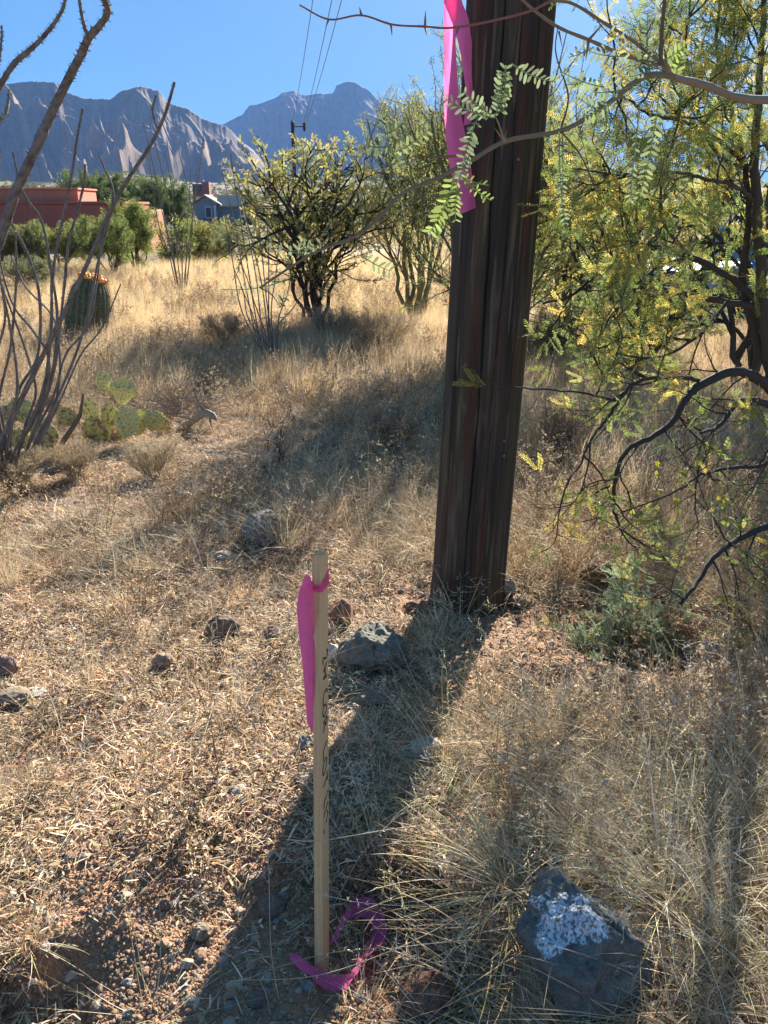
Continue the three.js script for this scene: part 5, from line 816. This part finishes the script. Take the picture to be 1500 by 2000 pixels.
  // pinnae: from (x,y) to (x,y), number of pairs, leaflet length px, material, distance
  [[968, 228, 948, 300, 3], [968, 226, 988, 128, 9, 24, 2, 0.68], [966, 228, 905, 178, 8, 22, 2, 0.68], [966, 230, 868, 192, 9, 22, 2, 0.68], [988, 128, 972, 226, 9, 26, 0, 0.685], [1000, 125, 1086, 160, 9, 22, 2, 0.69], [918, 300, 896, 350, 6, 22, 2, 0.66], [935, 225, 905, 318, 10, 24, 2, 0.67], [890, 335, 838, 455, 12, 28, 1, 0.66], [895, 350, 890, 432, 9, 20, 1, 0.665], [905, 350, 960, 392, 6, 16, 1, 0.665], [900, 345, 955, 362, 6, 16, 1, 0.665], [765, 285, 715, 285, 7, 24, 4, 0.66], [762, 300, 838, 252, 7, 20, 0, 0.665], [750, 250, 742, 218, 5, 18, 4, 0.66], [752, 262, 790, 240, 5, 18, 4, 0.66], [765, 290, 785, 330, 4, 18, 4, 0.67], [560, 545, 430, 565, 9, 16, 2, 0.66], [548, 600, 555, 570, 4, 18, 4, 0.66], [706, 500, 765, 530, 5, 24, 0, 0.67], [612, 495, 585, 470, 4, 20, 2, 0.68], [640, 470, 560, 490, 5, 18, 2, 0.68], [600, 500, 520, 470, 4, 18, 2, 0.68],
    [1092, 258, 1105, 440, 15, 16, 2, 0.7], [1098, 262, 1096, 400, 10, 16, 2, 0.7], [1290, 150, 1245, 390, 17, 24, 0, 0.72], [1250, 210, 1230, 395, 14, 18, 2, 0.73], [1270, 150, 1265, 20, 9, 20, 4, 0.73], [1240, 110, 1190, 60, 6, 20, 3, 0.72], [1220, 110, 1150, 100, 7, 22, 2, 0.72], [1180, 170, 1095, 140, 8, 20, 0, 0.7], [1230, 160, 1180, 120, 6, 20, 3, 0.71], [1170, 215, 1130, 190, 5, 20, 0, 0.7], [1230, 170, 1160, 180, 7, 22, 0, 0.71], [1290, 120, 1340, 90, 6, 20, 1, 0.74], [1265, 140, 1205, 150, 6, 22, 2, 0.72], [1250, 130, 1280, 30, 7, 22, 4, 0.73], [1160, 92, 1110, 112, 6, 18, 2, 0.7], [1320, 150, 1330, 110, 5, 22, 1, 0.75], [1140, 160, 1100, 165, 5, 18, 2, 0.7], [1195, 200, 1140, 230, 6, 20, 0, 0.7], [1100, 250, 1060, 160, 1]].filter((e) => e.length > 6).forEach(([x0, y0, x1, y1, pairs, ll, mi, D], i) => {
    const a = P(x0, y0, D), b = P(x1, y1, D - 0.01 + 0.03 * r()), dir = b.clone().sub(a), len = dir.length(), s = mpp(a), lm2 = new MB(), n = [], bend = V(rr(r, -0.1, 0.1), -0.1, rr(r, -0.06, 0.06)).multiplyScalar(len); dir.normalize(); const toCam = V(0, EYE, 0).sub(a).normalize().add(rnd3(r).multiplyScalar(0.5)).normalize(), sd = V().crossVectors(dir, toCam).normalize();
    for (let k = 0; k <= 8; k++) { const q = k / 8; n.push(dir.clone().multiplyScalar(len * q).addScaledVector(bend, q * (1 - q) * 2)); }
    lm2.col = [1.5, 1.5, 1.6]; lm2.tube(n, (q) => 0.00055 * (1 - 0.5 * q), 4);
    for (let k = 0; k < pairs; k++) for (const sg of [-1, 1]) {
      if (r() < 0.07) continue;
      const q = 0.08 + 0.92 * (k + 0.5) / pairs, [p, tg] = at(n, q), l = ll * s * (0.8 + 0.3 * Math.sin(q * 3.1)) * rr(r, 0.7, 1.1) * 0.8, d = sd.clone().multiplyScalar(sg).addScaledVector(tg, 0.2 + 0.55 * r()).addScaledVector(toCam, rr(r, -0.6, 0.7)).normalize(), w = V().crossVectors(d, toCam).normalize().addScaledVector(toCam, rr(r, -0.6, 0.6)), hw = l * 0.16; lm2.col = jit(W_, r, 0.32);
      const c0 = lm2.v(p.x, p.y, p.z), ring = []; for (const [f, g] of [[0.12, 0.6], [0.4, 1], [0.75, 0.92], [0.94, 0.5]]) for (const z of [-1, 1]) ring.push(lm2.v(p.x + d.x * l * f + w.x * hw * g * z, p.y + d.y * l * f + w.y * hw * g * z, p.z + d.z * l * f + w.z * hw * g * z)); const e = lm2.v(p.x + d.x * l, p.y + d.y * l, p.z + d.z * l);
      lm2.tri(c0, ring[0], ring[1]); for (let k2 = 0; k2 < 6; k2 += 2) lm2.quad(ring[k2], ring[k2 + 2], ring[k2 + 3], ring[k2 + 1]); lm2.tri(ring[6], e, ring[7]);
    }
    const o = part('near_leaf', lm2.geo(), nm[mi], t); o.position.copy(a).add(inv);
  });
}
{ // green sapling growing in the pit
  const r = mul(321), b = G(1238, 1300), t = thing('mesquite_sapling', 'low grey green mesquite sapling growing in the dug pit right of the pole', 'sapling', b), wood = new MB(), lf = [0, 1, 2].map((i) => featherLeaf(850 + i, 0.06, 10, 2, 0.0022, 0.0125, W_));
  const lm = [[0.25, 0.31, 0.19], [0.28, 0.34, 0.2], [0.2, 0.26, 0.16], [0.34, 0.34, 0.12], [0.26, 0.32, 0.18]].map((c) => mat({ color: lin(...c), vertexColors: true, transmission: 0.4, roughness: 0.96 })); const spots = [];
  for (let i = 0; i < 34; i++) { const a = r() * 6.283, tilt = rr(r, 0.05, 1.25), d = V(Math.sin(tilt) * Math.cos(a), Math.cos(tilt), Math.sin(tilt) * Math.sin(a)), l = rr(r, 0.16, 0.38), pts = walk(r, V(rr(r, -0.04, 0.04), -0.01, rr(r, -0.04, 0.04)), d, l, 7, 0.16, -0.02); wood.col = jit([0.2, 0.2, 0.1], r, 0.2); wood.tube(pts, (x) => 0.0024 * (1 - 0.6 * x), 4); for (let k = 0; k < 9; k++) spots.push(at(pts, 0.3 + 0.7 * (k + r()) / 9)); }
  part('stems', wood.geo(), woodVC, t);
  spots.forEach(([p, tg], i) => { const o = part('leaf', lf[i % 3], lm[(r() * lm.length) | 0], t), d = rnd3(r).multiplyScalar(0.9).add(tg).normalize(); basis(p, d, rr(r, 0.7, 1.15), r).decompose(o.position, o.quaternion, o.scale); });
}
{ // small green and yellow broad leaved vine shoots under the right tree
  const r = mul(55), vm = [[0.3, 0.36, 0.04], [0.2, 0.28, 0.05], [0.45, 0.4, 0.04]].map((c) => mat({ color: lin(...c), transmission: 0.5, roughness: 0.96 })), lg = (() => { const m = new MB(); const pr = [[0, 0], [0.35, 0.12], [0.42, 0.35], [0.28, 0.7], [0, 1]]; const c = m.v(0, 0.45, 0.05); const id = []; for (const [x, y] of pr) id.push(m.v(x, y, 0)); for (let k = pr.length - 2; k > 0; k--) id.push(m.v(-pr[k][0], pr[k][1], 0)); for (let k = 0; k < id.length; k++) m.tri(c, id[k], id[(k + 1) % id.length]); return m.geo(); })();
  [[1240, 1090, 1230, 960, 'left yellow green vine shoot twining up the grass under the right tree'], [1330, 1080, 1335, 920, 'middle yellow green vine shoot twining up the tall tan grass'], [1400, 1100, 1410, 880, 'tall yellow green vine shoot nearest the right edge'], [1300, 1080, 1285, 900, 'thin leafy vine shoot just right of the leftmost vine shoot']].forEach(([x0, y0, x1, y1, label], i) => {
    const b = G(x0, y0), t = thing('vine_shoot', label, 'plant', b, 'vine shoots'), e = P(x1, y1, -b.z - 0.1).sub(b), pts = smooth([V(), e.clone().multiplyScalar(0.4).add(rnd3(r).multiplyScalar(0.04)), e.clone().multiplyScalar(0.75).add(rnd3(r).multiplyScalar(0.04)), e], 16), m = new MB(); m.col = [0.26, 0.22, 0.08]; m.tube(pts, 0.0012, 4); part('stem', m.geo(), woodVC, t);
    for (let k = 0; k < 16; k++) { const [p, tg] = at(pts, 0.2 + 0.8 * r()), d = rnd3(r); d.y -= 0.5; d.normalize(); const o = part('leaf', lg, vm[(r() * 3) | 0], t); basis(p, d, rr(r, 0.012, 0.03), r).decompose(o.position, o.quaternion, o.scale); }
  });
}

// ------------------------------------------------------------------ vehicles
function car(label, name, category, pos, yaw, c) {
  const t = thing(name, label, category, pos); t.rotation.y = yaw;
  const paint = new THREE.MeshPhysicalMaterial({ color: lin(...c.body), roughness: 0.35, metalness: 0.1, clearcoat: 0.8, clearcoatRoughness: 0.1 }), roofM = new THREE.MeshPhysicalMaterial({ color: lin(...c.roof), roughness: 0.3, clearcoat: 0.6 }), glass = new THREE.MeshPhysicalMaterial({ color: lin(0.03, 0.045, 0.06), roughness: 0.06 }), blk = new THREE.MeshStandardMaterial({ color: lin(0.02, 0.02, 0.022), roughness: 0.8 }), chrome = new THREE.MeshStandardMaterial({ color: lin(0.6, 0.6, 0.62), metalness: 0.9, roughness: 0.25 }), lampM = new THREE.MeshPhysicalMaterial({ color: lin(0.6, 0.6, 0.58), roughness: 0.15 });
  const s2 = (a) => new THREE.Shape(a.map((q) => new THREE.Vector2(...q))), ext = (sh, w, bv) => { const g = new THREE.ExtrudeGeometry(sh, { depth: w - 2 * bv, bevelEnabled: true, bevelThickness: bv, bevelSize: bv, bevelSegments: 3, curveSegments: 10 }); g.translate(0, 0, -(w - 2 * bv) / 2); return g; };
  const body = s2([[-2.2, 0.42], [-2.22, 0.72], [-2.1, 0.93], [-1.0, 1.02], [1.95, 1.02], [2.2, 0.95], [2.25, 0.45]]); for (const x of [1.35, -1.4]) { body.lineTo(x + 0.42, 0.42); body.absarc(x, 0.40, 0.42, 0, Math.PI, false); body.lineTo(x - 0.42, 0.42); }
  part('body', ext(body, 1.8, 0.06), paint, t);
  const cab = part('cabin', ext(s2([[-1.05, 0.98], [-0.45, 1.5], [1.75, 1.52], [2.1, 0.98]]), 1.55, 0.06), paint, t); part('roof', ext(s2([[-0.5, 1.5], [-0.3, 1.63], [1.6, 1.63], [1.82, 1.5]]), 1.6, 0.04), roofM, cab);
  for (const z of [0.79, -0.79]) for (const q of [[[-0.82, 1.06], [-0.38, 1.44], [0.25, 1.45], [0.25, 1.06]], [[0.33, 1.06], [0.33, 1.45], [1.1, 1.46], [1.1, 1.06]], [[1.18, 1.06], [1.18, 1.46], [1.66, 1.46], [1.9, 1.06]]]) { const g = new THREE.ExtrudeGeometry(s2(q), { depth: 0.02, bevelEnabled: false }); g.translate(0, 0, z - 0.01); part('side_window', g, glass, t); }
  const ws = new THREE.BoxGeometry(0.02, 0.66, 1.36); ws.rotateZ(-0.857); ws.translate(-0.82, 1.26, 0); part('windshield', ws, glass, t); const rw = new THREE.BoxGeometry(0.02, 0.5, 1.3); rw.rotateZ(0.57); rw.translate(2.01, 1.26, 0); part('rear_window', rw, glass, t);
  part('bumper', boxG(0.16, 0.2, 1.78, -2.26, 0.5, 0, 0.05), c.bumper ?? blk, t); part('bumper', boxG(0.16, 0.2, 1.78, 2.28, 0.5, 0, 0.05), blk, t); part('grille', boxG(0.05, 0.22, 1.0, -2.27, 0.75, 0, 0.02), blk, t);
  for (const z of [0.68, -0.68]) { part('headlight', boxG(0.06, 0.18, 0.28, -2.25, 0.78, z, 0.03), lampM, t); part('tail_lamp', boxG(0.06, 0.22, 0.18, 2.27, 0.8, z, 0.02), new THREE.MeshPhysicalMaterial({ color: lin(0.4, 0.02, 0.02), roughness: 0.3 }), t); part('mirror', boxG(0.12, 0.14, 0.2, -0.7, 1.12, z * 1.48, 0.03), blk, t); }
  for (const x of [1.35, -1.4]) for (const z of [0.8, -0.8]) { const w = part('wheel', new THREE.TorusGeometry(0.27, 0.1, 12, 28), blk, t); w.position.set(x, 0.37, z); const rm = new THREE.CylinderGeometry(0.2, 0.2, 0.14, 20); rm.rotateX(Math.PI / 2); part('rim', rm, chrome, w); }
  return t;
}
{
  const p = P(1490, 640, 12); p.y = ground(p.x, p.z);
  car('blue car with a white roof parked behind the right tree', 'parked_car', 'car', p, 0.22, { body: [0.07, 0.13, 0.3], roof: [0.5, 0.51, 0.53] });
  const q = P(150, 535, 33); q.y = ground(q.x, q.z);
  car('pale dusty car half hidden by the bushes behind the barrel cactus', 'parked_car', 'car', q, Math.PI + 0.2, { body: [0.3, 0.28, 0.26], roof: [0.2, 0.19, 0.18] });
  // gravel drive under the car at the right
  const m = new MB(), a = [[1.4, -10.4, -13.5], [2.2, -10, -13.8], [3, -9.8, -14], [4.5, -9.7, -14.3], [6, -9.6, -14.5], [12, -9.8, -15], [30, -11, -18]]; m.col = [0.4, 0.37, 0.33]; for (const [x, z0, z1] of a) for (let k = 0; k <= 6; k++) { const z = lerp(z0, z1, k / 6); m.v(x, ground(x, z) + 0.03, z, x / 0.9, z / 0.9); } for (let i = 0; i < a.length - 1; i++) for (let k = 0; k < 6; k++) { const o = i * 7 + k; m.quad(o, o + 7, o + 8, o + 1); }
  structure('drive', m.geo(), soilMat);
}
{ // far desert scrub on the foothills
  const r = mul(404), sc = [0, 1].map((i) => spray(900 + i, 70, 0.5, 0.3, 0.1, [W_, [1.15, 1.1, 0.95], [0.8, 0.85, 0.8]])), lists = [[], []];
  for (let i = 0; i < 16000; i++) { const D = lerp(26, 800, Math.pow(r(), 0.72)), w = 0.62 * D, x = rr(r, -w, w), z = -D; if (D < 90 && (n2(x * 0.08, z * 0.08) < 0.1 || Math.abs(x / D + 0.36) < 0.18)) continue; const s = rr(r, 0.7, 1.9) * (D > 200 ? 1.3 : 1); lists[i % 2].push({ m: place(x, ground(x, z) + s * 0.22, z, r() * 6.28, V(s * 1.2, s * rr(r, 0.6, 1), s * 1.2)), c: jit([[0.12, 0.125, 0.06], [0.09, 0.105, 0.045], [0.17, 0.15, 0.085], [0.19, 0.16, 0.1]][(r() * 4) | 0], r, 0.2) }); }
  const o = new THREE.Group(); o.name = 'desert_scrub'; tag(o, 'scattered low desert scrub over the far foothills', 'scrub', null, 'stuff'); scene.add(o); sc.forEach((g, i) => instanced('scrub_patch', g, leafMat, lists[i], o));
}
renderer.render(scene, camera);
